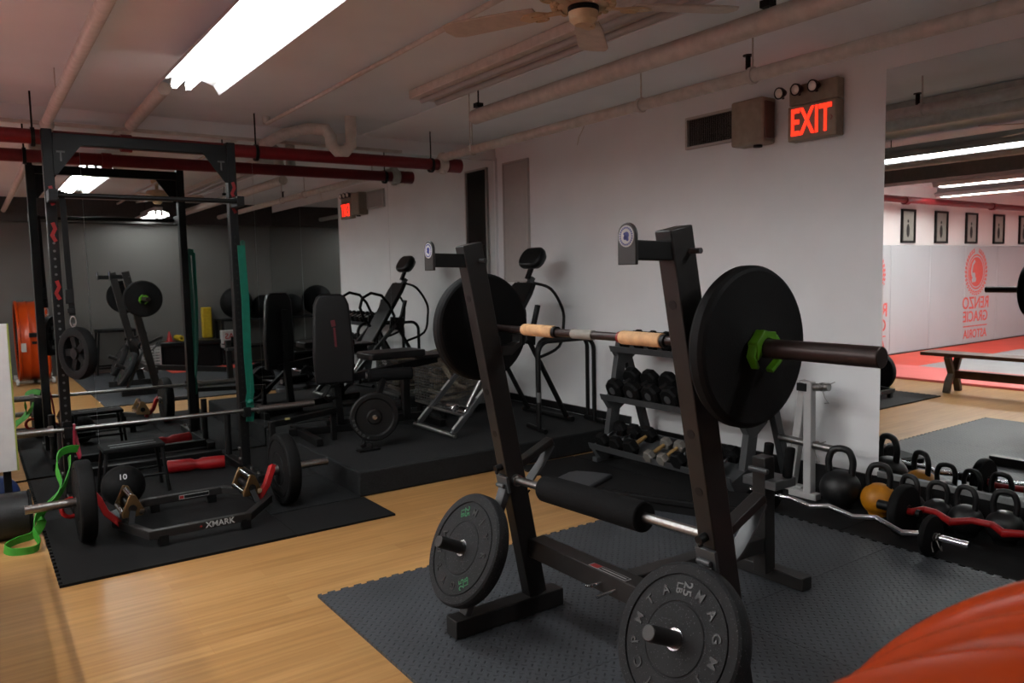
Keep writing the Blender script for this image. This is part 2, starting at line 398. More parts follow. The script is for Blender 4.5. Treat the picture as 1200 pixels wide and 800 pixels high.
def emblem(cx, zc, m, parent, y=YB-.0565, s=1.0):
    O = V((cx, y, zc)); X, Z = V((1, 0, 0)), V((0, 0, 1)); mb = MB()
    for k in range(34):
        a = 2*PI*k/34
        if abs(math.sin(a)-1) < .02: continue
        d = X*math.cos(a)+Z*math.sin(a); tn = -X*math.sin(a)+Z*math.cos(a)
        if d.x < 0: tn = -tn
        for off, ln in ((.345, .085), (.385, .07)):
            c = O+d*off*s; l = (d*.55+tn).normalized()
            w = V((0, -1, 0)).cross(l).normalized()
            mb.prism([(-ln*s/2, 0), (0, .018*s), (ln*s/2, 0), (0, -.018*s)], c, l, w, .003)
    mb.lathe([(.272*s, 0), (.298*s, 0), (.298*s, .002), (.272*s, .002), (.272*s, 0)], O+V((0, -.001, 0)), (0, -1, 0), 48)
    prof = []
    for k in range(48):
        a = 2*PI*k/48; r = .25
        prof.append((r*math.cos(a)*s, r*math.sin(a)*s))
    mb.prism(prof, O, X, Z, .003)
    obj('emblem', mb, m, parent)
    w = MB()
    w.path([O+V((x*s, -.003, z*s)) for x, z in ((.06, .19), (.14, .12), (.17, 0), (.13, -.08))], 0, flat=(.045*s, .002), up=(1, 0, 0))
    for x, z, r in ((.09, -.06, .05), (.05, -.13, .045), (.12, -.14, .04)): w.lathe([(0, 0), (r*s, 0), (r*s, .002), (0, .002)], O+V((x*s, -.002, z*s)), (0, -1, 0), 16)
    obj('emblem_highlight', w, 'pad', parent)
pads = [o for o in COL.objects if o.name.startswith('wall_pad')]
def lettering(cx, parent, s=1.0):
    mb = MB()
    for t, z, sz in (('RENZO', .74, .30), ('GRACIE', .50, .27), ('ASTORIA', .19, .215)):
        mb.text(t, (cx, YB-.057, z), (1, 0, 0), (0, 0, 1), sz, .0015)
    mb.b(cx-.45, cx+.45, YB-.0585, YB-.0555, .325, .345)
    obj('lettering', mb, 'coral', parent)
emblem(-5.84, 1.30, 'coral', pads[3], s=1.05); lettering(-5.86, pads[3])
emblem(-2.42, 1.30, 'coral', pads[0], s=1.05); lettering(-2.42, pads[0])
for i, x in enumerate((-3.56, -4.63, -5.70, -6.76, -7.82)):
    t = thing('picture_frame', ['black framed print at the right end of the picture row', 'second black framed print from the right above the wall pads',
        'third black framed print, above the red emblem', 'fourth black framed print from the right above the wall pads', 'black framed print at the left end of the row'][i], 'picture', (x, YB, 1.8), 'framed prints above the wall pads')
    f = MB(); w, h0, h1, e = .21, 1.80, 2.34, .035
    f.b(x-w, x-w+e, YB-.035, YB-.002, h0, h1).b(x+w-e, x+w, YB-.035, YB-.002, h0, h1).b(x-w+e, x+w-e, YB-.035, YB-.002, h0, h0+e).b(x-w+e, x+w-e, YB-.035, YB-.002, h1-e, h1)
    obj('frame', f, 'rub_d', t)
    obj('print', MB().b(x-w+e, x+w-e, YB-.015, YB-.004, h0+e, h1-e), 'paper', t)
    k = MB(); k.ball((x, YB-.016, 2.0), .05, 12, (1, 1, 2.2)); k.ball((x, YB-.016, 2.15), .028, 10)
    k.v = [V((v.x, YB-.016+(v.y-YB+.016)*.05, v.z)) for v in k.v]
    obj('drawing', k, 'ink', t)

# wooden bench at the edge of the grappling mats
t = thing('wooden_bench', 'dark wooden trestle bench on the wood floor beside the red mats', 'bench', (-.18, 3.6, 0))
obj('bench_top', MB().b(-.33, -.03, 2.5, 4.55, .41, .45), 'oak', t, .006)
for y in (4.25, 2.8):
    mb = MB()
    for s in (-1, 1):
        mb.path([(-.18+s*.14, y, 0.001), (-.18+s*.10, y, .12), (-.18+s*.03, y, .21), (-.18+s*.09, y, .33), (-.18+s*.13, y, .41)], 0, flat=(.05, .07), up=(1, 0, 0))
    obj('leg', mb, 'greywood', t, .004)
obj('stretcher', MB().b(-.21, -.15, 2.83, 4.22, .16, .25), 'oak', t, .004)

# ------------------------------------------------------------------ ceiling services
t = tag(obj('sprinkler_main', MB().tube((-9.2, 6.12, 2.40), (3.66, 6.12, 2.43), .05, n=20).tube((3.62, 6.12, 2.43), (3.75, 6.12, 2.43), .062, n=20), 'pipered', loc=(-2.8, 6.12, 2.4)),
        'long red sprinkler pipe running along the back wall under the ceiling', 'pipe')
for x in (-8, -5.4, -2.6): obj('coupling', MB().tube((x-.05, 6.12, 2.403), (x+.05, 6.12, 2.403), .064, n=20), 'pipered', t)
obj('coupling', MB().tube((.95, 6.12, 2.42), (1.02, 6.12, 2.42), .062, n=20), 'pipered', t)
for x in (.42, 1.9, 3.45): obj('hanger', MB().tube((x, 6.12, 2.46), (x, 6.12, ZC), .006).ring((x-.012, 6.12, 2.42), (x+.012, 6.12, 2.42), .064, .05), 'bl', t)
t = tag(obj('branch_pipe', MB().tube((3.56, 6.10, 2.49), (3.56, -.55, 2.49), .036, n=20), 'pipew', loc=(3.56, 3, 2.49)), 'cream painted sprinkler branch pipe hanging along the right wall', 'pipe')
obj('elbow', MB().ball((3.56, 6.10, 2.49), .05, 16).tube((3.56, 6.1, 2.35), (3.56, 6.1, 2.5), .03).tube((3.52, 6.12, 2.43), (3.6, 6.12, 2.43), .07, n=16), 'pipew', t)
for y in (5.6, 3.6, 2.75): obj('hanger', MB().tube((3.56, y, 2.52), (3.56, y, ZC-.004), .005).ring((3.56, y-.012, 2.49), (3.56, y+.012, 2.49), .046, .036), 'pipew', t)
obj('sprinkler_head', MB().tube((3.56, 2.78, 2.53), (3.56, 2.78, 2.60), .014).tube((3.56, 2.78, 2.6), (3.56, 2.78, 2.605), .028), 'bl', t)
obj('loose_wire', MB().path([(3.56, 4.15, 2.455), (3.555, 4.17, 2.42), (3.55, 4.2, 2.38), (3.552, 4.22, 2.33)], .004, 6), 'pipew', t)
t = tag(obj('insulated_pipe', MB().tube((2.95, 4.60, 2.53), (2.95, -.55, 2.53), .05, n=20), 'pipew', loc=(2.95, 2, 2.53)), 'thick cream painted pipe beside the unlit ceiling fixture', 'pipe')
for y in (4.55, 2.2): obj('hanger', MB().tube((2.95, y, 2.55), (2.95, y, ZC), .005).box((2.95, y, 2.6), (.05, .05, .03)), 'bl', t)
obj('pull_cord', MB().tube((2.92, 4.62, 2.30), (2.92, 4.62, ZC), .004), 'pipew', t)
t = tag(obj('sprinkler_branch', MB().tube((.505, 6.07, 2.52), (.505, -.55, 2.52), .032, n=20), 'pipew', loc=(.5, 3, 2.52)), 'cream pipe crossing the ceiling above the pull-up rack at left', 'pipe')
obj('elbow', MB().ball((.505, 6.07, 2.50), .045, 16).tube((.505, 6.1, 2.36), (.505, 6.1, 2.5), .035), 'pipew', t)
obj('hanger', MB().tube((.505, 5.4, 2.54), (.505, 5.4, ZC), .004), 'pipew', t)
tag(obj('conduit', MB().tube((2.02, 6.2, 2.665), (2.02, -.5, 2.665), .014).tube((2.02, 6.2, 2.665), (2.02, 6.2, ZC), .03), 'pipew', loc=(2.02, 3, 2.66)), 'thin cream conduit running along the ceiling centre', 'conduit')
tag(obj('drain_pipe', MB().tube((1.10, 6.58, 2.63), (1.10, 5.35, 2.66), .042, n=18), 'pipew', loc=(1.1, 6, 2.6)), 'short cream drain pipe between rack and lit ceiling lamp', 'pipe')
tp = [(2.42, 6.58, 2.60), (2.42, 6.12, 2.64)] + arc((2.42, 6.0, 2.60), .07, 90, -90, 8, (0, -1, 0), (0, 0, 1))[1:]
t = tag(obj('drain_trap', MB().path([(2.1, 6.55, 2.56), (2.2, 6.3, 2.62), (2.33, 6.1, 2.64), (2.42, 5.98, 2.62), (2.45, 5.95, 2.56), (2.45, 5.95, 2.50), (2.49, 5.93, 2.45), (2.55, 5.9, 2.45), (2.59, 5.88, 2.50), (2.59, 5.88, ZC)], .045, 14), 'pipew', loc=(2.4, 6, 2.5)),
        'cream U-shaped drain trap at the ceiling above the mirrors', 'pipe')

def fixture(loc, length, tubes, m, label, refl=.2, tubedx=.06, axis='y'):
    x, y0, z = loc; y1 = y0+length; t = thing('fluorescent_light', label, 'light', (x, y0, z), 'fluorescent ceiling fixtures')
    obj('housing', MB().b(x-.06, x+.06, y0, y1, z+.06, z+.12), 'white', t, .006)
    if refl:
        for s in (-1, 1):
            mb = MB()
            mb.prism([(s*.06, .062), (s*.14, .035), (s*refl, -.015), (s*refl, -.012), (s*.14, .04), (s*.06, .068)] if s > 0 else [(s*.06, .068), (s*.14, .04), (s*refl, -.012), (s*refl, -.015), (s*.14, .035), (s*.06, .062)],
                     (x, (y0+y1)/2, z), (1, 0, 0), (0, 0, 1), length)
            obj('reflector', mb, 'white', t)
    for dx in tubes:
        obj('tube', MB().tube((x+dx, y0+.03, z+.012), (x+dx, y1-.03, z+.012), .019, n=12), m, t)
        obj('socket', MB().b(x+dx-.012, x+dx+.012, y0, y0+.028, z-.01, z+.06).b(x+dx-.012, x+dx+.012, y1-.028, y1, z-.01, z+.06), 'white', t)
    mb = MB()
    for f in (.15, .85): mb.tube((x, y0+length*f, z+.12), (x, y0+length*f, ZC), .005)
    obj('hanger', mb, 'bl', t)
    return t
fixture((1.09, 2.25, 2.52), 2.44, (-.075, .0), 'tube', 'lit double-tube fluorescent fixture hanging above the rack area', .17)
fixture((2.40, -.56, 2.42), 1.22, (-.04, .04), 'tube_back', 'short lit fluorescent fixture at the grey wall behind the camera', .15)
fixture((-1.32, 2.6, 2.44), 2.44, (0,), 'tube_mat', 'lit single-tube fixture over the edge of the grappling mats', .1)
fixture((-3.1, 3.45, 2.46), 2.44, (0,), 'tube_mat', 'lit single-tube fixture over the middle of the grappling mats', .1)
fixture((-3.1, .3, 2.46), 2.44, (0,), 'tube_mat', 'lit fixture over the near part of the grappling mats', .1)
fixture((-6.4, 2.2, 2.46), 2.44, (0,), 'tube_mat', 'lit fixture over the far end of the grappling mats', .1)
# unlit strip fixture
t = thing('unlit_light_fixture', 'unlit cream ceiling strip fixture beside the thick pipe', 'light', (2.70, 3.2, 2.6))
obj('housing', MB().b(2.58, 2.84, 1.4, 4.86, 2.66, 2.718), 'pipew', t, .006)
obj('tube', MB().tube((2.65, 1.5, 2.645), (2.65, 4.8, 2.645), .019), 'white', t)
obj('tube', MB().tube((2.77, 1.5, 2.645), (2.77, 4.8, 2.645), .019), 'white', t)

# ceiling fan
fx, fy = 2.06, 2.40
t = thing('ceiling_fan', 'cream ceiling fan with ornate blade brackets near the unlit fixture', 'fan', (fx, fy, ZC))
obj('canopy', MB().lathe([(0, 0), (.07, 0), (.06, -.04), (.02, -.06), (.02, -.12), (0, -.12)][::-1], (fx, fy, ZC), (0, 0, 1), 24), 'beige2', t)
obj('motor', MB().lathe([(0, .10), (.06, .10), (.12, .085), (.135, .05), (.125, .01), (.10, -.01), (0, -.01)][::-1], (fx, fy, 2.50), (0, 0, 1), 32), 'beige2', t)
orn = MB()
for k in range(20):
    a = 2*PI*k/20; orn.ball((fx+.115*math.cos(a), fy+.115*math.sin(a), 2.50), .018, 8)
obj('ornament_ring', orn, 'beige2', t)
obj('collar', MB().lathe([(0, 0), (.062, 0), (.062, .02), (0, .02)], (fx, fy, 2.468), (0, 0, 1), 24), 'bl', t)
obj('switch_housing', MB().lathe([(0, 0), (.035, .002), (.055, .02), (.06, .05), (0, .05)], (fx, fy, 2.418), (0, 0, 1), 24), 'beige2', t)
for k in range(5):
    a = R(45+72*k); d = V((math.cos(a), math.sin(a), 0)); s = V((-math.sin(a), math.cos(a), .14)).normalized()
    P = V((fx, fy, 2.495))
    poly = [(.20, -.05), (.30, -.062), (.58, -.07), (.625, -.055), (.64, 0), (.625, .055), (.58, .07), (.30, .062), (.20, .05)]
    obj('blade', MB().prism(poly, P, d, s, .008), 'blade', t, .002)
    br = MB().prism([(.09, -.016), (.15, -.012), (.19, -.035), (.25, -.03), (.28, 0), (.25, .03), (.19, .035), (.15, .012), (.09, .016)], P+V((0, 0, -.010)), d, s, .008)
    for q in (-1, 1): br.path([P+V((0, 0, -.016))+d*(.19+.03*math.cos(z))+s*(q*.02+.014*math.sin(z)) for z in [i*PI/6 for i in range(12)]], .004, 6, closed=True)
    obj('blade_bracket', br, 'beige2', t)

# ------------------------------------------------------------------ right wall fittings
def louvre(name, y0, y1, z0, z1, n, lean, label, cat):
    t = thing(name, label, cat, (XR, (y0+y1)/2, z0))
    e = .018; d = .03
    f = MB(); f.b(XR-d, XR-.001, y0, y0+e, z0, z1).b(XR-d, XR-.001, y1-e, y1, z0, z1).b(XR-d, XR-.001, y0+e, y1-e, z0, z0+e).b(XR-d, XR-.001, y0+e, y1-e, z1-e, z1)
    obj('frame', f, 'grille', t); obj('backing', MB().b(XR-.006, XR-.001, y0+e, y1-e, z0+e, z1-e), 'rub_d', t)
    mb = MB(); st = (y1-y0-2*e)/n
    for i in range(n):
        y = y0+e+(i+.5)*st
        mb.beam((XR-.017, y, z0+e), (XR-.017, y, z1-e), st*1.15, .0012, ((.76, .65, 0) if lean > 0 else (.55, -.83, 0)))
    obj('blades', mb, 'grille', t)
louvre('air_vent', 3.53, 4.03, 2.335, 2.565, 34, 1, 'long dark wall vent with vertical blades left of the grey box', 'vent')
louvre('return_grille', 6.02, 6.44, 1.36, 2.54, 22, -1, 'tall grey louvred grille in the corner of the right wall', 'vent')
t = tag(obj('alarm_box', MB().b(XR-.14, XR-.001, 3.26, 3.52, 2.27, 2.57), 'beige', bev=.015, loc=(XR, 3.39, 2.27)), 'grey-brown alarm box between the wall vent and the exit sign', 'alarm')
obj('side_lens', MB().b(XR-.125, XR-.03, 3.247, 3.262, 2.30, 2.54), mat('brown_lens', (120, 84, 70), .3), t, .004)
obj('sounder', MB().tube((XR-.07, 3.35, 2.255), (XR-.07, 3.35, 2.272), .03), 'bl', t)
t = thing('exit_sign', 'beige emergency exit sign with red lit EXIT letters and lamp heads', 'sign', (XR, 2.93, 2.24))
xs = XR-.085
obj('body', MB().b(xs, XR-.001, 2.77, 3.11, 2.25, 2.47), 'beige', t, .008)
obj('battery_housing', MB().b(xs+.012, XR-.001, 2.77, 3.11, 2.475, 2.60), 'beige', t, .008)
obj('lettering', MB().text('EXIT', (xs-.0005, 2.945, 2.357), (0, -1, 0), (0, 0, 1), .235, .003, .60), 'exit', t)
obj('chevron', MB().path([(xs-.001, 2.806, 2.375), (xs-.001, 2.795, 2.36), (xs-.001, 2.806, 2.345)], 0, flat=(.004, .002), up=(0, 1, 0)), 'redink', t)
for i, y in enumerate((3.14, 3.02, 2.90)):
    z = 2.56
    h = obj('lamp_head', MB().lathe([(0, -.05), (.02, -.045), (.036, -.01), (.038, .01), (.03, .01), (0, -.02)], (XR-.13, y, z), (-1, .1, -.15), 20).tube((XR-.09, y, z-.03), (XR-.11, y, z), .008), 'bl2', t)
    obj('lamp_lens', MB().lathe([(0, .016), (.018, .013), (.03, .004), (0, 0)], (XR-.135, y, z), (-1, .1, -.15), 20), 'lens', h)

# ================================================================== FLOOR MATS AND PLATFORM
def puzzle(x0, x1, y0, y1, sides, pitch=.062):
    # outline with square teeth: sides maps 'b','r','t','l' to +1 tooth out, 0 straight
    pts = []
    def edge(a, b, nx, ny, on):
        L = math.hypot(b[0]-a[0], b[1]-a[1]); n = max(2, int(L/pitch)); ux, uy = (b[0]-a[0])/L, (b[1]-a[1])/L; st = L/n
        pts.append(a)
        if on:
            for i in range(n):
                s0 = st*(i+.28); s1 = st*(i+.72); d = .016
                for s_, o_ in ((s0, 0), (s0-.004, -d), (s1+.004, -d), (s1, 0)): pts.append((a[0]+ux*s_+nx*o_, a[1]+uy*s_+ny*o_))
    edge((x0, y0), (x1, y0), 0, -1, sides.get('b')); edge((x1, y0), (x1, y1), 1, 0, sides.get('r'))
    edge((x1, y1), (x0, y1), 0, 1, sides.get('t')); edge((x0, y1), (x0, y0), -1, 0, sides.get('l'))
    return pts
def floor_mat(x0, x1, y0, y1, m, label, z=.012, group='foam floor mats', **sides):
    c = ((x0+x1)/2, (y0+y1)/2); P = [(a-c[0], b-c[1]) for a, b in puzzle(x0+.001, x1-.001, y0+.001, y1-.001, sides)]
    return tag(obj('floor_mat', MB().prism(P, (c[0], c[1], z/2+.0005), (1, 0, 0), (0, 1, 0), z), m, loc=(c[0], c[1], 0)), label, 'mat', group)
xs_ = (1.206, 2.50, 3.80); ys_ = (3.30, 2.05, .80, -.45)
tl = [['grey tread-pattern foam mat at the left corner under the far uprights', 'grey tread-pattern foam mat under the flat bench'],
      ['grey tread-pattern foam mat under the near plate and left of the near upright', 'grey tread-pattern foam mat between the rear post and the curl bars'],
      ['tread-pattern foam mat nearest the camera on the left', 'tread-pattern foam mat beside the orange fan']]
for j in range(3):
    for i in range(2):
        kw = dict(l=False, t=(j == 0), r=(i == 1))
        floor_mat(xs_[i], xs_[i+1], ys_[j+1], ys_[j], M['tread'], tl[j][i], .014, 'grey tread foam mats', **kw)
for j, (a, b) in enumerate(((2.35, 4.60), (1.0, 2.348), (-.4, .998))):
    floor_mat(3.803, 4.445, a, b, M['ebony'], ['smooth black floor mat under the dumbbell rack', 'smooth black floor mat under the kettlebells and curl bars', 'smooth black floor mat nearest the camera by the right wall'][j], .012, 'black mats along the right wall')
floor_mat(3.25, 3.80, 3.32, 4.62, M['ebony'], 'narrow black floor mat between the tread mats and carpeted platform', .010, 'black mats along the right wall', l=True)
floor_mat(.262, 1.42, 4.16, 5.36, M['ebony'], 'smooth black rubber mat under the left half of the hex bar', .014, 'black mats under the rack', l=True)
floor_mat(1.422, 2.03, 4.16, 4.62, M['ebony'], 'narrow black rubber mat in front of the platform corner', .012, 'black mats under the rack')
floor_mat(1.422, 2.012, 4.622, 5.36, M['crumbflr'], 'grey rubber mat under the right hex bar plate', .014, 'black mats under the rack')
floor_mat(.262, 2.012, 5.362, 6.56, M['crumbflr'], 'dark rubber mat under the pull-up rack', .014, 'black mats under the rack', l=True)
tag(obj('carpeted_platform', MB().b(2.0135, XR-.022, 4.65, YB-.014, .001, .17), 'carpet', bev=.012, loc=(3.2, 5.6, 0)), 'low dark carpeted platform in front of the mirrors', 'platform')
PZ = .17

# ================================================================== PLATES AND BARS (prototypes: axis along local X)
def plate(name, label, cat, r, w, m, group=None, style='bumper', hole=.026, text=None, ink='greyink', rot=0):
    t = thing(name, label, cat, (0, 0, 0), group)
    h = w/2
    if style == 'bumper':
        half = [(hole, h), (r*.24, h), (r*.24, h), (r*.45, h), (r*.46, h-.003), (r*.48, h-.003), (r*.49, h-.001), (r*.80, h-.001), (r*.805, h-.006), (r*.83, h-.006), (r*.835, h), (r*.955, h), (r*.985, h-.006), (r, h-.014)]
    elif style == 'flat':
        half = [(hole, h+.004), (r*.2, h+.004), (r*.24, h), (r*.93, h), (r*.97, h-.005), (r, h-.016)]
    elif style == 'deep':
        half = [(hole, h), (r*.26, h), (r*.32, h-.012), (r*.74, h-.012), (r*.8, h), (r*.95, h), (r, h-.008)]
    prof = half + [(a, -b) for a, b in reversed(half)] + [half[0]]
    obj('disc', MB().lathe(prof, (0, 0, 0), (1, 0, 0), 64), m, t, ang=25)
    obj('hub_ring', MB().ring((-h-.002, 0, 0), (h+.002, 0, 0), hole+.006, hole-.001, 32), 'chrome', t)
    if text:
        for sd in ((-1, 1) if style != 'deep' else (-1,)):
            mb = MB(); nb = MB()
            for i, ch in enumerate(text):
                if ch == ' ': continue
                a = 2*PI*i/len(text) + rot
                rad = V((0, math.sin(a)*sd*-1, math.cos(a)));  tn = V((0, math.cos(a)*sd*-1, -math.sin(a)))
                o = V((sd*(h-.0005), 0, 0)) + rad*r*.645
                xd, yd = (tn, rad)
                if xd.cross(yd).x*sd < 0: xd = -xd
                if ch == '@':
                    x2 = -rad; y2 = V((sd, 0, 0)).cross(x2)
                    nb.text('25', o+y2*r*.06, x2, y2, r*.19, .0015); nb.text('LB', o-y2*r*.07, x2, y2, r*.14, .0015)
                else: mb.text(ch, o, xd, yd, r*.18, .0028)
            if mb.v: obj('lettering', mb, 'inkbl', t)
            if nb.v: obj('weight_marking', nb, ink, t)
    return t

# ------------------------------------------------------------------ the rack with the loaded bar (uprights at y = 1.50 and 2.57)
YN, YL = 1.50, 2.57
def up_x(z): return 1.905 - (z-.03)*.196
t = thing('incline_bench_rack', 'black incline barbell rack with leaning uprights on the grey tread mats', 'weight rack', (1.9, 2.03, .015))
Z0 = .016
pdir = V((-.196, 0, 1)).normalized(); pn = V((-1, 0, -.196)).normalized()
for y, sgn in ((YN, -1), (YL, 1)):
    obj('foot', MB().b(1.48, 2.02, y-.04, y+.04, Z0, Z0+.075), 'bl2', t, .004)
    u = obj('upright', MB().beam((up_x(.09), y, .09), (up_x(1.565), y, 1.565), .062, .088), 'bl2', t, .004)
    h = MB()
    for z in (1.36, .985, .81):
        c = V((up_x(z), y, z)) + pn*.0442; h.lathe([(0, 0), (.014, 0), (.014, .0012), (0, .0012)], c, pn, 20)
    obj('adjustment_holes', h, 'rub_d', u)
    # round-ended high catch pointing away from the bench
    zc = 1.50; a = MB(); a.beam((up_x(zc)-.02, y, zc), (up_x(zc)-.185, y, zc+.004), .05, .052)
    obj('catch_arm', a, 'bl', t, .003)
    c = V((up_x(zc)-.185, y, zc)); prof = [(-.034, -.035), (.034, -.035), (.034, .042)] + [(.034*math.cos(R(i)), .042+.034*math.sin(R(i))) for i in range(15, 180, 15)] + [(-.034, .042)]
    e = obj('catch_end_plate', MB().prism(prof, c, (0, -1, 0), (0, 0, 1), .010), 'bl2', t, .002)
    cc = c + V((-.0052, 0, .040))
    obj('sticker', MB().lathe([(0, 0), (.0285, 0), (.0285, .0012), (0, .0012)], cc, (-1, 0, 0), 32), 'whiteink', e)
    mb = MB(); ring = V((-.0014, 0, 0))
    for k in range(24):
        q = 2*PI*k/24; d = V((0, -math.cos(q), math.sin(q))); tn = V((0, math.sin(q), math.cos(q)))
        mb.box(cc+ring+d*.0225, (.0035, .0012, .005), tn, d.cross(tn))
    for yy, zz, rr in ((-.002, .003, .009), (.004, -.004, .006), (-.005, -.008, .005), (.006, .006, .004)):
        mb.lathe([(0, 0), (rr, 0), (rr, .0012), (0, .0012)], cc+V((-.0006, yy, zz)), (-1, 0, 0), 16)
    obj('sticker_emblem', mb, 'blueink', e)
    obj('locking_pin', MB().tube((up_x(1.5)+.02, y-.055, 1.50), (up_x(1.5)+.03, y+.05, 1.50), .006).tube((up_x(1.5)+.02, y-.07, 1.5), (up_x(1.5)+.02, y-.03, 1.5), .008), 'char', t)
    # bar hook on the bench side
    hz = 1.17; hx = up_x(hz)+.035
    obj('bar_hook', MB().prism([(0, .03), (0, -.05), (.07, -.05), (.12, -.01), (.12, .055), (.108, .055), (.105, .0), (.07, -.012), (.02, -.012), (.012, .03)], (hx, y, hz), (1, 0, 0), (0, 0, 1), .05), 'bl2', t, .002)
    # hinged bracket and plate storage brace at the front
    obj('hinge_bracket', MB().box(V((up_x(.60), y, .60))+pn*.05, (.012, .075, .07), pn, (0, 1, 0)).tube(V((up_x(.59)-.065, y-.025, .585)), V((up_x(.59)-.065, y+.025, .585)), .009), 'char', t, .002)
    obj('storage_brace', MB().beam((1.755, y, .575), (1.545, y, .09), .05, .03), 'char', t, .003)
    pd = V((-.9, 0, .436)).normalized()
    pc = V((1.678, y, .349)) if y < 2 else V((1.612, y, .329))
    obj('storage_peg', MB().tube(pc, pc+pd*.20, .024, n=24), 'bl2', t, .003)
    obj('knob', MB().tube(V((up_x(.67), y-sgn*.0, .67))+pn*.04, V((up_x(.67), y, .67))+pn*.075, .014).ball(V((up_x(.655), y, .655))+pn*.07, .009, 10), 'bl', t)
    # spotter arm toward the bench
    obj('spotter_arm', MB().beam((up_x(.66)+.03, y, .655), (up_x(.66)+.21, y, .735), .045, .03), 'bl2', t, .003)
    obj('spotter_strap', MB().path([(up_x(.55)+.04, y, .56), (up_x(.6)+.09, y, .59), (up_x(.6)+.15, y, .65), (up_x(.6)+.20, y, .715)], 0, flat=(.05, .008), up=(0, 1, 0)), 'char', t)
    obj('side_latch', MB().path(arc((up_x(.55)+.055, y, .55), .022, 0, 330, 10, (1, 0, 0), (0, 0, 1)), .004, 6), 'bl', t)
obj('cross_beam', MB().b(1.845, 1.925, YN+.03, YL-.03, .265, .345), 'bl2', t, .004)
s = obj('sticker', MB().b(1.850, 1.880, 1.965, 2.165, .3452, .3462), 'whiteink', t)
obj('sticker_bars', MB().b(1.8515, 1.8785, 2.115, 2.16, .3462, .3468), 'redink', s)
mb = MB().b(1.853, 1.877, 1.968, 2.112, .3462, .3466)
obj('sticker_field', mb, 'rub_d', s)
obj('sticker_lettering', MB().b(1.862, 1.868, 1.975, 2.105, .3466, .347), 'whiteink', s)
obj('pull_pin', MB().tube((1.845, 2.09, .30), (1.80, 2.105, .295), .006).tube((1.80, 2.09, .30), (1.80, 2.12, .29), .006), 'chrome', t)
obj('pull_pin', MB().tube((1.845, 2.01, .30), (1.77, 2.03, .285), .006), 'chrome', t)
obj('leg_roller_bar', MB().tube((up_x(.64), YN+.02, .645), (up_x(.64), YL+.0, .605), .0165, n=20).ring((up_x(.64), YL-.05, .605), (up_x(.64), YL-.03, .605), .024, .016), 'steel', t)
obj('foam_roller', MB().ring((up_x(.64), 1.80, .634), (up_x(.64), 2.34, .614), .052, .0167, 32), 'foam', t, .006)
obj('rail', MB().beam((1.92, 2.03, .30), (2.86, 2.17, .20), .07, .07), 'bl2', t, .004)
obj('rear_foot', MB().b(2.93, 3.00, 1.98, 2.50, Z0, Z0+.06), 'bl2', t, .004)
obj('rear_post', MB().beam((2.915, 2.17, .06), (2.90, 2.17, .60), .07, .07), 'bl2', t, .004)
for k, (y, x) in enumerate(((2.10, 2.98), (2.22, 2.99))):
    obj('foam_roller', MB().tube((x, y, .50), (x+.01, y-.01, .64), .022, n=18), 'foam', t, .008)
obj('roller_bracket', MB().b(2.87, 3.02, 2.08, 2.26, .46, .50).tube((2.84, 2.2, .55), (2.84, 2.10, .55), .012), 'char', t, .004)

# 25 lb plates on the storage pegs
p25 = plate('bumper_plate', 'black 25 pound rubber plate on the near storage peg', 'weight plate', .2245, .062, 'crumb', 'plates on the rack storage pegs', text='@ATMPCTSMJMGAM', ink='greyink', rot=R(8))
p25b = plate('bumper_plate', 'black 25 pound rubber plate with green numbers on the far storage peg', 'weight plate', .2245, .062, 'crumb', 'plates on the rack storage pegs', text='@ ARTYG@ RYJM', ink='greenink', rot=R(25))
pd = V((-.9, 0, .436)).normalized()
for pl, y in ((p25, YN), (p25b, YL)):
    pl.location = (V((1.678, y, .349)) if y < 2 else V((1.612, y, .329))) + pd*.052
    xx = -pd; yy = V((0, 1, 0)); zz = xx.cross(yy)
    rot_to(pl, xx, yy, zz)

# barbell: axis along Y
BX, BZ = 1.762, 1.232
t = thing('barbell', 'bronze-coloured barbell with tan taped grips resting on the rack', 'barbell', (BX, 2.03, BZ))
obj('shaft', MB().tube((BX, 1.40, BZ), (BX, 2.68, BZ-.006), .0145, n=20), 'bartan', t)
obj('sleeve', MB().tube((BX, .985, BZ), (BX, 1.395, BZ), .0265, n=28), 'bartan', t, .002)
obj('sleeve', MB().tube((BX, 2.68, BZ-.006), (BX, 3.09, BZ-.008), .0265, n=28), 'bartan', t, .002)
for a, b in ((2.235, 2.43), (1.69, 1.88)):
    g = MB(); prof = [(.0145, 0), (.022, .006)] + [(.0225+.0007*((i % 2)), .006+(b-a-.012)*i/24) for i in range(25)] + [(.022, b-a-.004), (.0145, b-a)]
    obj('grip_tape', g.lathe(prof, (BX, a, BZ-.002), (0, 1, 0), 24), 'tan', t)
obj('grip_tape', MB().tube((BX, 2.02, BZ-.003), (BX, 2.13, BZ-.003), .0175, n=24), 'tapew', t)
for ya_ in (2.222, 1.677): obj('end_band', MB().tube((BX, ya_, BZ-.003), (BX, ya_+.015, BZ-.003), .0215), 'bl', t)
obj('red_band', MB().tube((BX, 1.878, BZ-.002), (BX, 1.89, BZ-.002), .019), 'redtape', t)
big = plate('bumper_plate', 'large black rubber plate on the near end of the racked barbell', 'weight plate', .2255, .055, 'rub', 'plates on the racked barbell', 'flat', hole=.0275)
big.location = (BX, 1.368, BZ); rot_to(big, (0, 1, 0), (-1, 0, 0), (0, 0, 1))
big2 = plate('bumper_plate', 'large black rubber plate on the far end of the racked barbell', 'weight plate', .2255, .062, 'rub', 'plates on the racked barbell', 'flat', hole=.0275)
big2.location = (BX, 2.735, BZ-.006); rot_to(big2, (0, -1, 0), (1, 0, 0), (0, 0, 1))
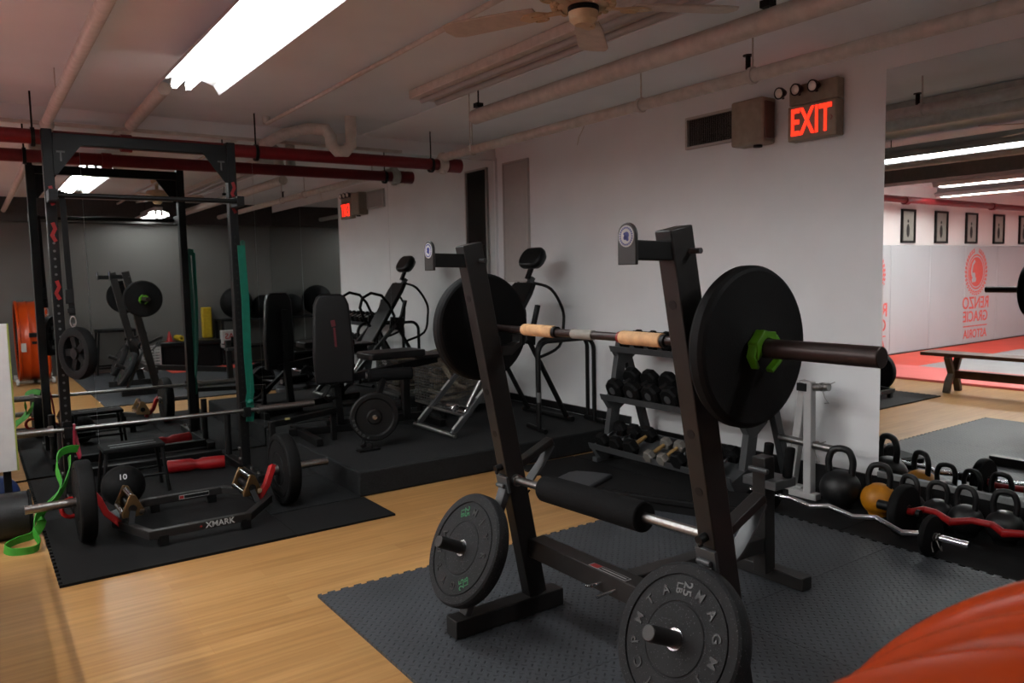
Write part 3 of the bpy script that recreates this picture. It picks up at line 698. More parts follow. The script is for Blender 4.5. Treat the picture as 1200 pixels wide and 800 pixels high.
def clip(loc, label, ax=1, s=1):
    t = thing('barbell_collar', label, 'barbell collar', loc, 'lime collars on the barbell'); L = V(loc)
    mb = MB(); n = 14; pr = []
    for i in range(n+1):
        a = R(-125+250*i/n); rr = .047 + (.007 if i % 3 == 0 else 0)
        pr.append((rr*math.sin(a), rr*math.cos(a)))
    for i in range(n, -1, -1):
        a = R(-125+250*i/n); pr.append((.028*math.sin(a), .028*math.cos(a)))
    obj('clamp_body', MB().prism(pr, L, (1, 0, 0), (0, 0, 1), .03), 'lime', t, .002)
    obj('lever', MB().path([L+V((.04, 0, .03)), L+V((.055, -.01*ax, .0)), L+V((.045, -.012*ax, -.035)), L+V((.01, -.01*ax, -.062))], 0, flat=(.012, .022), up=(1, 0, 0)), 'lime', t, .002)
    obj('hinge_arm', MB().path([L+V((-.045, 0, .01)), L+V((-.056, 0, -.02)), L+V((-.035, 0, -.052))], 0, flat=(.01, .024), up=(1, 0, 0)), 'lime', t, .002)
    return t
clip((BX, 1.318, BZ), 'lime green clamp collar on the near barbell sleeve', 1)
clip((BX, 2.79, BZ-.006), 'lime green clamp collar on the far barbell sleeve', -1)

# ------------------------------------------------------------------ low step platform behind the rack
def rounded(L, Wd, r, n=5):
    pts = []
    for sx, sy, a0 in ((1, 1, 0), (-1, 1, 90), (-1, -1, 180), (1, -1, 270)):
        for i in range(n+1):
            a = R(a0+90*i/n); pts.append((sx*(L/2-r)+r*math.cos(a), sy*(Wd/2-r)+r*math.sin(a)))
    return pts
t = thing('step_platform', 'long low black step platform with grey end block behind the leaning rack', 'step platform', (3.2, 3.0, .001))
ux, uy = V((.39, -.92, 0)).normalized(), V((.92, .39, 0)).normalized()
c = V((3.46, 3.20, -.12))
obj('deck', MB().prism(rounded(.98, .34, .05), c+V((0, 0, .20)), ux, uy, .04), 'rub', t, .01, seg=3)
obj('deck_surface', MB().prism(rounded(.92, .29, .04), c+V((0, 0, .222)), ux, uy, .006), 'ebony', t)
obj('side_skirt', MB().prism(rounded(.90, .31, .05), c+V((0, 0, .155)), ux, uy, .06), 'rub', t)
e_ = c-ux*.66
obj('end_block', MB().prism([(-.15, -.10), (-.12, -.16), (0, -.185), (.14, -.19), (.14, .19), (0, .185), (-.12, .16), (-.15, .10)], e_+V((0, 0, .19)), ux, uy, .07), 'vinylg', t, .015, seg=3)
for k in (-.10, .08):
    for q in (-1, 1): obj('foot', MB().box(e_+ux*k+uy*(q*.12)+V((0, 0, .139)), (.04, .05, .034), ux, uy), 'vinylg', t, .003)
for k in (-.35, .35):
    for q in (-1, 1): obj('foot', MB().box(c+ux*k+uy*(q*.11)+V((0, 0, .129)), (.08, .06, .012), ux, uy), 'rub', t, .003)

# ================================================================== DUMBBELL RACK
t = thing('dumbbell_rack', 'charcoal three-tier dumbbell rack against the right wall', 'dumbbell rack', (4.1, 3.7, .012))
RY0, RY1 = 3.09, 4.36
tiers = ((.86, 4.00), (.50, 3.90), (.14, 3.78))     # lip height, lip x
def shelf_pt(k, d, up=0): z, x = tiers[k]; return V((x+d*.93, 0, z-.005+d*.36+up))
for y in (RY0, RY1):
    mb = MB(); mb.beam((3.93, y, .02), (4.10, y, .95), .05, .09); mb.beam((4.10, y, .93), (4.40, y, .02), .05, .06); mb.beam((3.80, y, .03), (4.42, y, .03), .05, .035)
    for k in range(3): z, x = tiers[k]; mb.prism([(0, 0), (.26, .10), (.24, -.02), (.12, -.10), (.07, -.10)], (x, y, z-.02), (1, 0, 0), (0, 0, 1), .052)
    obj('end_frame', mb, 'char', t, .003)
for k in range(3):
    a, b = shelf_pt(k, 0), shelf_pt(k, .26); ym = (RY0+RY1)/2; Ld = RY1-RY0+.06
    d = (b-a).normalized(); n = V((0, -1, 0)).cross(d)
    mb = MB(); mb.box((a+b)/2+V((0, ym, -.012)), (.26, Ld, .006), d, (0, 1, 0)).box(a+V((-.006, ym, .002)), (.05, Ld, .006), n, (0, 1, 0)).box(b+V((.004, ym, .01)), (.05, Ld, .006), n, (0, 1, 0))
    obj('shelf', mb, 'char', t, .001)
s = obj('sticker', MB().box(shelf_pt(0, 0)+V((-.0125, 3.62, .002)), (.028, .16, .001), (-.36, 0, .93), (0, 1, 0)), 'whiteink', t)
# dumbbells; axis along local X
def dumbbell(name, label, r, hl, gl, m, gm, sides=8, group='dumbbells on the rack', ring=False):
    o = thing(name, label, 'dumbbell', (0, 0, 0), group)
    obj('handle', MB().lathe([(0, -gl/2), (.013, -gl/2), (.0165, 0), (.013, gl/2), (0, gl/2)], (0, 0, 0), (1, 0, 0), 14), gm, o)
    for s in (-1, 1):
        pr = [(0, 0), (r*.86, 0), (r, hl*.2), (r, hl*.8), (r*.82, hl), (0, hl)]
        h = obj('head', MB().lathe(pr, (s*gl/2, 0, 0), (s, 0, 0), sides, xh=(0, math.sin(PI/sides), math.cos(PI/sides))), m, o, ang=20)
        if ring: obj('end_cap', MB().lathe([(0, 0), (r*.34, 0), (r*.34, .004), (r*.2, .006), (0, .006)], (s*(gl/2+hl), 0, 0), (s, 0, 0), 20), 'char', h)
    return o
dark_hex = dumbbell('hex_dumbbell', 'x', .062, .065, .13, 'rub', 'chrome', 6)
dark_round = dumbbell('round_dumbbell', 'x', .084, .075, .115, 'rub', 'steel', 8, ring=True)
small_hex = dumbbell('hex_dumbbell', 'x', .042, .045, .12, 'rub', 'chrome', 6)
grey_hex = dumbbell('hex_dumbbell', 'x', .046, .055, .125, 'hexgrey', 'woodgrip', 6)
dark_tan = dumbbell('hex_dumbbell', 'x', .066, .065, .13, 'rub', 'woodgrip', 6)
# ================================================================== KETTLEBELL PROTOTYPE
def kettlebell(label, r, m, hm, group='kettlebells along the mirror'):
    o = thing('kettlebell', label, 'kettlebell', (0, 0, 0), group)
    mb = MB(); N = 28; prof = [(0, .004)]
    for i in range(3, 27): a = PI*i/28; prof.append((r*math.sin(a), r-r*math.cos(a)*1.0)) 
    prof = [(0, .003), (r*.55, .003)] + [(r*math.sin(PI*i/28), r*.97-r*math.cos(PI*i/28)*.95) for i in range(6, 27)] + [(0, r*1.92)]
    mb.lathe(prof, (0, 0, 0), (0, 0, 1), 28); obj('body', mb, m, o)
    hr = max(.014, r*.17); top = r*3.0
    pts = smooth([(0, -r*.50, r*1.45), (0, -r*.56, r*1.95), (0, -r*.58, r*2.4), (0, -r*.42, top-r*.14), (0, -r*.15, top), (0, r*.15, top), (0, r*.42, top-r*.14), (0, r*.58, r*2.4), (0, r*.56, r*1.95), (0, r*.50, r*1.45)], 4)
    obj('handle', MB().path(pts, hr, 14), hm, o)
    return o
kb_p = kettlebell('x', .10, 'iron', 'iron')
index_kids()
used = set()
def put(proto, loc, label, x=None, z=None, scale=1, group=None):
    o = proto if proto.name not in used else copy_tree(proto)
    used.add(proto.name)
    o.location = loc; o['label'] = label
    if group: o['group'] = group
    if x is not None:
        x = V(x).normalized(); z = V(z) if z is not None else V((0, 0, 1)); z = (z-x*z.dot(x)).normalized()
        rot_to(o, x, z.cross(x), z)
    o.scale = (scale,)*3 if scale != 1 else o.scale
    return o
sd = V((.933, 0, .36)).normalized()                 # dumbbells lie front to back on the sloping shelves
def on_shelf(k, y, r, proto, label, d=.13, scale=1):
    p = shelf_pt(k, d, 0); n = V((-sd.z, 0, sd.x)); p = V((p.x, y, p.z)) + n*(r*.87*scale-.006)
    return put(proto, p, label, sd, n, scale)
side = ('left', 'right')
for i, y in enumerate((4.27, 4.12, 3.98, 3.84, 3.70, 3.56, 3.42, 3.29, 3.17)):
    on_shelf(0, y, .042, small_hex, ['small black dumbbell at the far end of the top rack shelf', 'second small black dumbbell from the far end of the top shelf', 'third small black dumbbell from the far end of the top shelf',
        'fourth small black dumbbell on the top shelf', 'small black dumbbell in the middle of the top shelf', 'sixth small black dumbbell on the top shelf beside the near upright', 'seventh small black dumbbell on the top shelf behind the large plate',
        'eighth small black dumbbell on the top shelf behind the large plate', 'small black dumbbell at the near end of the top shelf'][i])
for i, y in enumerate((4.24, 4.055, 3.87, 3.685, 3.50, 3.315, 3.17)[:6]):
    on_shelf(1, y, .084, dark_round, ['black round dumbbell at the far end of the middle rack shelf', 'second black dumbbell from the far end of the middle shelf', 'third black dumbbell from the far end of the middle shelf',
        'black dumbbell in the centre of the middle shelf with shiny end cap', 'fifth dumbbell on the middle shelf seen beside the near upright', 'dumbbell on the middle shelf behind the large plate', 'dumbbell at the near end of the middle shelf'][i], .135)
for i, y in enumerate((4.26, 4.11, 3.96)):
    on_shelf(2, y, .062, [dark_hex, dark_hex, dark_tan][i], ['black hex dumbbell with chrome handle at the far end of the bottom shelf', 'second black hex dumbbell with chrome handle on the bottom shelf', 'black hex dumbbell with tan handle on the bottom shelf'][i], .13)
on_shelf(2, 3.76, .046, grey_hex, 'grey hex dumbbell with tan handle, left one of the pair on the bottom shelf', .10)
on_shelf(2, 3.635, .046, grey_hex, 'grey hex dumbbell with tan handle, right one of the pair on the bottom shelf', .10)
on_shelf(2, 3.50, .062, dark_hex, 'black dumbbell marked 25 beside the grey pair on the bottom shelf', .12)
on_shelf(2, 3.34, .062, dark_hex, 'black hex dumbbell on the bottom shelf behind the near upright', .12)
on_shelf(2, 3.20, .062, dark_hex, 'black hex dumbbell at the near end of the bottom shelf', .12)
for y, tx in ((4.10, 'CAP'), (3.70, 'CAP')):
    p = shelf_pt(1, 0); obj('lettering', MB().text(tx, (p.x+.03, y, p.z+.018), (0, -1, 0), (.4, 0, .92), .045, .001), 'whiteink', t)
p = shelf_pt(2, 0); obj('lettering', MB().text('25', (p.x+.02, 3.50, p.z+.025), (0, -1, 0), (.4, 0, .92), .05, .001), 'greyink', t)

for i, (x, y, r) in enumerate(((4.19, 2.585, .118), (4.22, 2.362, .098), (4.25, 2.20, .085), (4.26, 2.05, .083), (4.25, 1.90, .086), (4.27, 1.72, .090), (4.27, 1.52, .095))):
    lab = ['large black kettlebell left of the orange one by the right wall', 'orange kettlebell with black handle by the right wall', 'black kettlebell just right of the orange kettlebell', 'second black kettlebell right of the orange one',
           'third black kettlebell right of the orange one', 'black kettlebell near the right edge of the picture', 'black kettlebell nearest the camera along the mirror'][i]
    if i == 1:
        k = kettlebell(lab, r, 'kborange', 'iron'); k.location = (x, y, .0125); k.rotation_euler.z = .35
    else:
        k = put(kb_p, (x, y, .0125), lab, scale=r/.10); k.rotation_euler.z = (.3, 0, -.2, .15, -.1, .25, 0)[i]

# ------------------------------------------------------------------ EZ curl bars on the floor (along Y)
def ez_bar(label, x, ya, yb, z, m, ms, pts, plates, thick=.0135):
    t = thing('curl_bar', label, 'curl bar', (x, (ya+yb)/2, 0), 'curl bars on the floor')
    L = yb-ya; s = .15
    inner = L-2*s
    pts = [V((x, ya+s-.005, z))] + [V(q) for q in pts] + [V((x, yb-s+.005, z))]
    obj('shaft', MB().path(pts, thick, 12), m, t)
    for y0, y1 in ((ya, ya+s), (yb-s, yb)): obj('sleeve', MB().tube((x, y0, z), (x, y1, z), .0175 if plates else .0255, n=20), ms, t)
    for f in (.06, .94): obj('collar', MB().tube((x, ya+s+inner*f-.01, z), (x, ya+s+inner*f+.01, z), .02), ms, t)
    return t
ez_bar('silver zigzag curl bar with small plates lying on the black floor mat', 3.80, 1.68, 2.93, .118, 'chrome', 'chrome', [(3.80, 1.90, .118), (3.76, 1.98, .11), (3.875, 2.18, .11), (3.80, 2.27, .11), (3.865, 2.45, .11), (3.785, 2.52, .11), (3.82, 2.66, .118), (3.80, 2.72, .118)], True)
pr = plate('weight_plate', 'small black plate on the near end of the silver curl bar', 'weight plate', .105, .028, 'rub', 'small plates on the silver curl bar', 'flat', .0178)
pr.location = (3.80, 1.86, .118); rot_to(pr, (0, 1, 0), (-1, 0, 0), (0, 0, 1))
pr = plate('weight_plate', 'small black plate on the far end of the silver curl bar', 'weight plate', .105, .028, 'rub', 'small plates on the silver curl bar', 'flat', .0178)
pr.location = (3.80, 2.79, .118); rot_to(pr, (0, 1, 0), (-1, 0, 0), (0, 0, 1))
t = thing('spring_clip', 'wire spring clip on the near end of the silver curl bar', 'collar clip', (3.80, 1.82, .118))
mb = MB()
mb.path([V((3.80+.020*math.cos(a), 1.82+.0022*i, .118+.020*math.sin(a))) for i in range(14) for a in [i*PI/3]], .0022, 6)
obj('coil', mb, 'steel', t); obj('lever', MB().path([(3.78, 1.82, .11), (3.765, 1.80, .085), (3.77, 1.79, .07), (3.785, 1.80, .085)], .0025, 6).path([(3.79, 1.85, .10), (3.775, 1.84, .075), (3.77, 1.83, .05)], .0025, 6), 'steel', t)
ez_bar('dark red curl bar lying on the floor in front of the kettlebells', 4.00, .80, 2.24, .149, 'red', 'bl', [(4.0, 1.02, .149), (4.08, 1.10, .155), (4.08, 1.22, .155), (3.99, 1.34, .14), (4.03, 1.45, .145), (4.07, 1.55, .15), (4.01, 1.62, .15), (4.085, 1.70, .155), (4.075, 1.79, .155), (4.0, 1.86, .145), (4.07, 1.97, .155), (4.07, 2.03, .155), (4.0, 2.06, .149)], False, .016)
pr = plate('weight_plate', 'black plate on the far end of the red curl bar', 'weight plate', .137, .05, 'rub', 'plates on the red curl bar', 'flat', .0260)
pr.location = (4.00, 2.10, .1495); rot_to(pr, (0, 1, 0), (-1, 0, 0), (0, 0, 1))
pr = plate('weight_plate', 'black plate on the near end of the red curl bar', 'weight plate', .137, .05, 'rub', 'plates on the red curl bar', 'flat', .0260)
pr.location = (4.00, .93, .1495); rot_to(pr, (0, 1, 0), (-1, 0, 0), (0, 0, 1))

# ------------------------------------------------------------------ white plate tree by the dumbbell rack
t = thing('plate_tree', 'white A-frame plate tree with chrome pegs by the right wall', 'plate tree', (4.25, 2.85, .012))
obj('leg', MB().beam((4.20, 2.80, .04), (4.235, 2.83, .74), .055, .055), 'white', t, .006)
obj('leg', MB().beam((4.29, 2.99, .04), (4.25, 2.87, .74), .055, .055), 'white', t, .006)
obj('foot', MB().b(4.17, 4.23, 2.735, 2.93, .013, .055), 'white', t, .006)
obj('foot', MB().b(4.26, 4.32, 2.90, 3.03, .013, .055), 'white', t, .006)
obj('peg', MB().tube((4.24, 2.86, .70), (4.24, 2.70, .72), .0245, n=20), 'steel', t)
obj('peg', MB().tube((4.22, 3.03, .36), (4.22, 2.64, .345), .0235, n=20), 'steel', t)
obj('cap', MB().b(4.20, 4.29, 2.83, 2.90, .68, .73), 'bl', t, .004)
for (x, y, z) in ((4.24, 2.72, .715), (4.22, 2.76, .35)):
    t2 = thing('spring_clip', 'wire spring clip on the top peg of the white plate tree' if z > .5 else 'wire spring clip on the lower peg of the white plate tree', 'collar clip', (x, y, z))
    obj('coil', MB().path([V((x+.028*math.cos(a), y+.0024*i, z+.028*math.sin(a))) for i in range(16) for a in [i*PI/3]], .0026, 6), 'steel', t2)
    obj('lever', MB().path([(x-.02, y+.01, z-.02), (x-.04, y-.02, z-.06), (x-.05, y-.05, z-.085), (x-.045, y-.02, z-.09)], .003, 6).path([(x-.02, y+.0, z+.02), (x-.035, y-.05, z+.03), (x-.035, y-.08, z+.045)], .003, 6), 'steel', t2)

# ================================================================== PULL-UP RACK AT LEFT (y = 5.78)
t = thing('pull_up_rack', 'tall black pull-up rack with two uprights in front of the mirrors', 'power rack', (1.04, 5.78, .015))
RX = (.47, 1.605); RY = 5.78
for x, s in ((RX[0], 1), (RX[1], -1)):
    u = obj('upright', MB().b(x-.03, x+.03, RY-.0375, RY+.0375, .02, 2.42), 'bl', t, .004)
    h = MB(); hh = MB()
    for i in range(30):
        z = .30+i*.05
        if 1.95 < z: break
        h.lathe([(0, 0), (.008, 0), (.008, .001), (0, .001)], (x, RY-.0377, z), (0, -1, 0), 10)
    obj('adjustment_holes', h, 'greyink' if s > 0 else 'rub_d', u)
    obj('foot', MB().b(x-.03, x+.03, 5.38, 6.42, .016, .07), 'bl', t, .004)
    obj('base_bolts', MB().tube((x, 5.45, .07), (x, 5.45, .085), .012).tube((x, 5.62, .07), (x, 5.62, .085), .012).tube((x-.03, RY, .2), (x-.045, RY, .2), .012).tube((x-.03, RY, .12), (x-.045, RY, .12), .012), 'steel', t)
    g = obj('gusset', MB().prism([(0, 0), (s*.16, 0), (s*.16, -.01), (s*.02, -.20), (0, -.20)] if s > 0 else [(0, 0), (0, -.20), (s*.02, -.20), (s*.16, -.01), (s*.16, 0)], (x+s*.028, RY-.03, 2.335), (1, 0, 0), (0, 0, 1), .008), 'bl', t)
    gx = x+s*.072; T_ = MB().b(gx-.024, gx+.024, RY-.036, RY-.0345, 2.275, 2.286).b(gx-.005, gx+.005, RY-.036, RY-.0345, 2.22, 2.275)
    obj('letter_mark', T_, 'greyink', g)
    obj('storage_post', MB().tube((x+s*-.0, 6.22, .07), (x, 6.22, .42), .025, n=18), 'bl', t)
obj('top_beam', MB().b(RX[0]+.03, RX[1]-.03, RY-.03, RY+.03, 2.33, 2.40), 'bl', t, .004)
obj('pull_up_bar', MB().tube((RX[0], RY-.20, 1.99), (RX[1], RY-.20, 1.99), .016, n=18), 'bl', t)
for x in RX: obj('bar_bracket', MB().b(x-.025, x+.025, RY-.22, RY-.03, 1.955, 2.025), 'bl', t, .003)
obj('rear_crossbeam', MB().b(RX[0]+.03, RX[1]-.03, 6.30, 6.36, .03, .09), 'bl', t, .004)
for x in RX: obj('bar_hook', MB().prism([(0, .06), (0, -.04), (-.09, -.04), (-.09, .03), (-.075, .03), (-.07, -.02), (-.015, -.018), (-.015, .06)], (x, RY-.038, .487), (0, 1, 0), (0, 0, 1), .05), 'bl', t, .002)
for x, zz in ((RX[0], (2.0, 1.77, 1.40)), (RX[1], (2.08, 1.98))):
    for z in zz:
        obj('tape_strip', MB().path([(x+.0, RY-.0385, z+.06), (x+.012, RY-.0385, z+.02), (x-.008, RY-.0385, z-.02), (x+.012, RY-.0385, z-.06)], 0, flat=(.022, .002), up=(1, 0, 0)), 'redtape', t)

# long barbell low on the rack
t = thing('barbell', 'chrome Olympic barbell resting low across the pull-up rack', 'barbell', (1.04, 5.70, .5))
by, bz = 5.70, .500
obj('shaft', MB().tube((.38, by, bz), (1.70, by, bz-.012), .0145, n=16), 'steel', t)
obj('sleeve', MB().tube((-.05, by, bz+.004), (.38, by, bz), .025, n=20).ring((.36, by, bz), (.39, by, bz), .034, .014), 'steel', t)
obj('sleeve', MB().tube((1.70, by, bz-.012), (2.12, by, bz-.016), .0245, n=20).ring((1.69, by, bz-.012), (1.715, by, bz-.012), .034, .014), 'steel', t)

# resistance bands on the rack
def band(name, label, pts, w, th, m, up, loc):
    return tag(obj(name, MB().path(pts, 0, flat=(w, th), up=up), m, loc=loc), label, 'resistance band', 'resistance bands')
x = RX[1]+.036
band('resistance_band', 'wide teal resistance band hanging down the right rack upright', [(x, RY-.045, 1.69), (x+.01, RY-.05, 1.3), (x+.004, RY-.055, .9), (x+.012, RY-.058, .62), (x, RY-.06, .56), (x+.006, RY-.06, .47), (x-.006, RY-.062, .40)], .06, .005, 'teal', (1, .25, 0), (x, RY, .4))
kn = MB().ball((x+.004, RY-.062, .545), .026, 12, (1, 1, .8)).path([(x+.045, RY+.02, 1.69), (x+.045, RY+.012, 1.2), (x+.035, RY-.02, .8), (x+.01, RY-.055, .58)], 0, flat=(.055, .005), up=(.3, 1, 0)).path([(x, RY-.045, 1.69), (x+.02, RY-.02, 1.70), (x+.045, RY+.02, 1.69)], 0, flat=(.06, .005), up=(0, 0, 1))
kn_o = obj('back_loop', kn, 'teal', [o for o in COL.objects if o.name.startswith('resistance_band')][-1])
band('resistance_band', 'bright green resistance band draped from the hex bar to the wood floor',
     smooth([(.47, 5.15, .47), (.42, 5.12, .48), (.37, 5.1, .46), (.35, 5.08, .38), (.36, 5.02, .30), (.32, 4.98, .22), (.24, 4.96, .17), (.21, 4.93, .09), (.23, 4.86, .03), (.19, 4.80, .02), (.10, 4.83, .02), (.07, 4.93, .022), (.13, 5.0, .03), (.21, 5.02, .04), (.25, 5.0, .10), (.27, 4.99, .18), (.36, 5.03, .26), (.41, 5.08, .36), (.42, 5.12, .44)], 4), .046, .005, 'green', (.15, -.25, 1), (.3, 5, 0))
band('resistance_band', 'thin crimson resistance band looped over the low barbell', [(.50, 5.66, .50), (.505, 5.67, .53), (.505, 5.70, .532), (.51, 5.73, .51), (.52, 5.72, .42), (.53, 5.68, .32), (.52, 5.64, .31), (.495, 5.64, .40), (.50, 5.655, .50)], .014, .004, 'pink', (1, .2, 0), (.5, 5.7, .3))

# hanging suspension strap with wheel
SX, SY = .515, RY-.20
t = thing('suspension_strap', 'black suspension strap hanging from the pull-up bar at left', 'strap', (SX, SY, 1.99))
obj('webbing', MB().path([(SX, SY-.02, 2.0), (SX, SY-.0, 2.012), (SX, SY+.02, 2.0), (SX+.005, SY+.0, 1.93), (SX+.008, SY, 1.6), (SX+.015, SY, 1.24)], 0, flat=(.034, .006), up=(1, 0, 0)), 'rub', t)
obj('buckle', MB().box((SX+.005, SY, 1.36), (.05, .02, .09)).box((SX+.01, SY, 1.27), (.045, .02, .03)), 'bl', t, .004)
obj('carabiner', MB().path([V((SX+.016, SY, 1.20))+V((.016*math.cos(a), 0, .034*math.sin(a))) for a in [i*PI/8 for i in range(16)]], .0035, 8, closed=True), 'steel', t)
t = thing('spoked_wheel', 'black rubber wheel with spokes hanging from the suspension strap', 'wheel', (SX+.03, SY, 1.0))
wc = V((SX+.03, SY+.0, 1.0)); ax = V((-.90, -.43, 0)).normalized()
obj('tyre', MB().lathe([(.112, -.028), (.145, -.036), (.163, -.03), (.170, 0), (.163, .03), (.145, .036), (.112, .028), (.112, -.028)], wc, ax, 48), 'rub', t)
x_, y_, z_ = basis(ax)
for k in range(5):
    a = 2*PI*k/5+.3; d = x_*math.cos(a)+y_*math.sin(a)
    obj('spoke', MB().beam(wc+d*.03, wc+d*.12, .03, .045, ax), 'rub', t, .004)
obj('hub', MB().tube(wc-ax*.03, wc+ax*.03, .035, n=20), 'bl', t)
obj('hanging_loop', MB().path([V((SX+.018, SY, 1.185)), V((SX+.022, SY, 1.175)), V((SX+.022, SY, 1.165))], .006, 8), 'steel', t)

# ------------------------------------------------------------------ hexagonal trap bar on the mat
HX, HY = 1.015, 4.80
t = thing('hex_trap_bar', 'black hexagonal trap bar with white lettering lying on the mats', 'trap bar', (HX, HY, .015))
zf = .085
hexp = [(.60, 4.80), (.72, 4.45), (1.24, 4.45), (1.44, 4.72), (1.40, 4.98), (1.27, 5.13), (.79, 5.13), (.62, 4.98)]
obj('hex_frame', MB().path([(a, b, zf) for a, b in hexp], 0, flat=(.045, .045), up=(0, 0, 1), closed=True), 'bl2', t, .003)
for a_, b_ in ((.78, 4.45), (1.22, 4.45), (.86, 5.13), (1.2, 5.13)): obj('frame_foot', MB().box((a_, b_, .045), (.05, .04, .058)), 'bl', t)
mb = MB().text('XMARK', (1.075, 4.4265, zf), (1, 0, 0), (0, 0, 1), .046, .0008); obj('lettering', mb, 'whiteink', t)
obj('red_mark', MB().box((.972, 4.4262, zf), (.010, .001, .010), (1, 0, 1), (0, 1, 0)), 'redink', t)
s = obj('sticker', MB().b(1.0, 1.18, 5.105, 5.106, zf-.012, zf+.014), 'whiteink', t)
obj('sticker_field', MB().b(1.03, 1.178, 5.1042, 5.105, zf-.009, zf+.011), 'rub_d', s)
obj('sticker_bars', MB().b(1.002, 1.027, 5.1042, 5.105, zf-.009, zf+.011), 'redink', s)
for sx, x0, xe in ((-1, .50, .17), (1, 1.50, 1.86)):
    obj('sleeve', MB().tube((x0, HY, .243), (xe, HY, .243), .0235, n=20).ring((x0-sx*.0, HY, .243), (x0+sx*.02, HY, .243), .036, .02), 'steel', t)
    obj('red_end_bracket', MB().path([(x0, HY, .27), (x0-sx*.02, HY-.02, .24), (x0-sx*.05, HY-.02, .16), (x0-sx*.12, HY-.05, .085)], 0, flat=(.05, .034), up=(0, 1, 0)), 'red', t, .003)
    gx = x0-sx*.17
    obj('handle_plate', MB().prism([(-.06, -.05), (.06, -.06), (.07, -.03), (.02, .07), (-.01, .08), (-.06, -.02)], (gx, HY-.12, .19), (1, .35, 0), (0, -.1, 1), .012), 'gold', t, .004)
    obj('handle_plate', MB().prism([(-.06, -.05), (.06, -.06), (.07, -.03), (.02, .07), (-.01, .08), (-.06, -.02)], (gx, HY+.12, .19), (1, .35, 0), (0, -.1, 1), .012), 'gold', t, .004)
    for dx, dz in ((-.045, -.03), (.0, .055), (.05, -.035)):
        obj('handle_grip', MB().tube((gx+dx, HY-.11, .19+dz), (gx+dx, HY+.11, .19+dz), .015, n=16), 'chrome', t)
    obj('pivot', MB().tube((gx, HY-.135, .185), (gx, HY+.135, .185), .022, n=16).beam((gx, HY-.12, .17), (gx+sx*.02, HY-.16, .10), .03, .03), 'bl', t)
for x0, lab in ((.452, 'thick black bumper plate on the left end of the hex trap bar'), (1.572, 'thick black bumper plate on the right end of the hex trap bar')):
    pr = plate('bumper_plate', lab, 'weight plate', .225, .080, 'rub', 'plates on the hex trap bar', 'bumper', .0245)
    pr.location = (x0, HY, .243)
tag(obj('band_loop', MB().path(arc((.40, 4.98, .17), .05, 0, 330, 14, (1, .3, 0), (0, .2, 1)), .012, 8), 'red', loc=(.4, 5, .1)), 'small red tube band beside the left hex bar sleeve', 'resistance band')

# items behind the trap bar
tag(obj('medicine_ball', MB().ball((.73, 5.40, .147), .130, 32), 'rub', loc=(.73, 5.40, .016)), 'black slam ball with white number beside the hex bar', 'ball')
mball = [o for o in COL.objects if o.name == 'medicine_ball'][0]
dv = (V((0, 0, 1.45))-V((.73, 5.40, .147))).normalized(); dv = V((dv.x, dv.y, .75)).normalized()
obj('number_mark', MB().text('10', V((.73, 5.40, .147))+dv*.1295, V((0, 0, 1)).cross(dv), dv.cross(V((0, 0, 1)).cross(dv)), .05, .0012), 'whiteink', mball)
t = thing('step_stool', 'low black steel step stool between the uprights of the rack', 'stool', (.84, 5.9, .015))
obj('top_panel', MB().b(.65, 1.03, 5.60, 5.86, .325, .35), 'rub', t, .006)
obj('slot_trim', MB().b(.70, .98, 5.64, 5.66, .351, .354).b(.70, .98, 5.72, 5.74, .351, .354), 'char', t)
for sx in (0, 1):
    for sy in (0, 1):
        obj('leg', MB().tube((.67+.34*sx, 5.62+.22*sy, .325), (.64+.40*sx, 5.60+.26*sy, .018), .012), 'bl', t)
obj('rung', MB().tube((.65, 5.61, .14), (1.03, 5.61, .14), .009).tube((.65, 5.85, .14), (1.03, 5.85, .14), .009), 'bl', t)
t = thing('barbell_pad', 'red foam barbell pad lying on the mat at the platform edge', 'barbell pad', (1.32, 6.08, .015))
pa, pb = V((1.13, 6.12, .062)), V((1.52, 6.02, .062)); L_ = (pb-pa).length
obj('pad', MB().lathe([(.02, 0), (.044, 0), (.048, .006), (.048, L_*.40), (.036, L_*.47), (.036, L_*.53), (.048, L_*.6), (.048, L_-.006), (.044, L_), (.02, L_), (.02, 0)], pa, pb-pa, 28), 'redfoam', t)
# white board, bag and ball at far left
t = thing('white_board', 'white board panel with lime edge standing at the far left', 'board', (-.1, 5.42, .30))
obj('panel', MB().b(-.75, .172, 5.40, 5.43, .34, 1.215), 'white', t, .002)
obj('edge_strip', MB().b(.172, .180, 5.397, 5.433, .34, 1.215), mat('lime_edge', (150, 160, 70), .5), t)
obj('stand_leg', MB().b(.10, .14, 5.44, 5.48, .001, 1.0), 'bl', t)
obj('stand_leg', MB().b(-.70, -.66, 5.44, 5.48, .001, 1.0), 'bl', t)
obj('stand_foot', MB().b(.10, .14, 5.36, 5.62, .001, .03), 'bl', t); obj('stand_foot', MB().b(-.70, -.66, 5.36, 5.62, .001, .03), 'bl', t)
t = thing('gym_bag', 'black cylindrical gear bag lying on the floor at far left', 'bag', (-.1, 5.2, 0))
obj('body', MB().lathe([(0, 0), (.11, 0), (.128, .02), (.13, .1), (.13, .55), (.128, .63), (.11, .65), (0, .65)], (-.43, 5.18, .131), (1, 0, 0), 28), 'bagm', t)
obj('end_piping', MB().ring((.205, 5.18, .131), (.215, 5.18, .131), .133, .12), 'rub', t)
obj('handle', MB().path([(-.2, 5.08, .215), (-.17, 5.04, .29), (0, 5.04, .30), (.03, 5.08, .215)], 0, flat=(.03, .005), up=(0, 0, 1)), 'bagm', t)
tag(obj('exercise_ball', MB().ball((.06, 5.68, .135), .13, 28), 'blue', loc=(.06, 5.68, .005)), 'blue exercise ball behind the black gear bag', 'ball')
t = thing('storage_stand', 'low black steel stand between rack and platform', 'stand', (1.75, 5.55, .015))
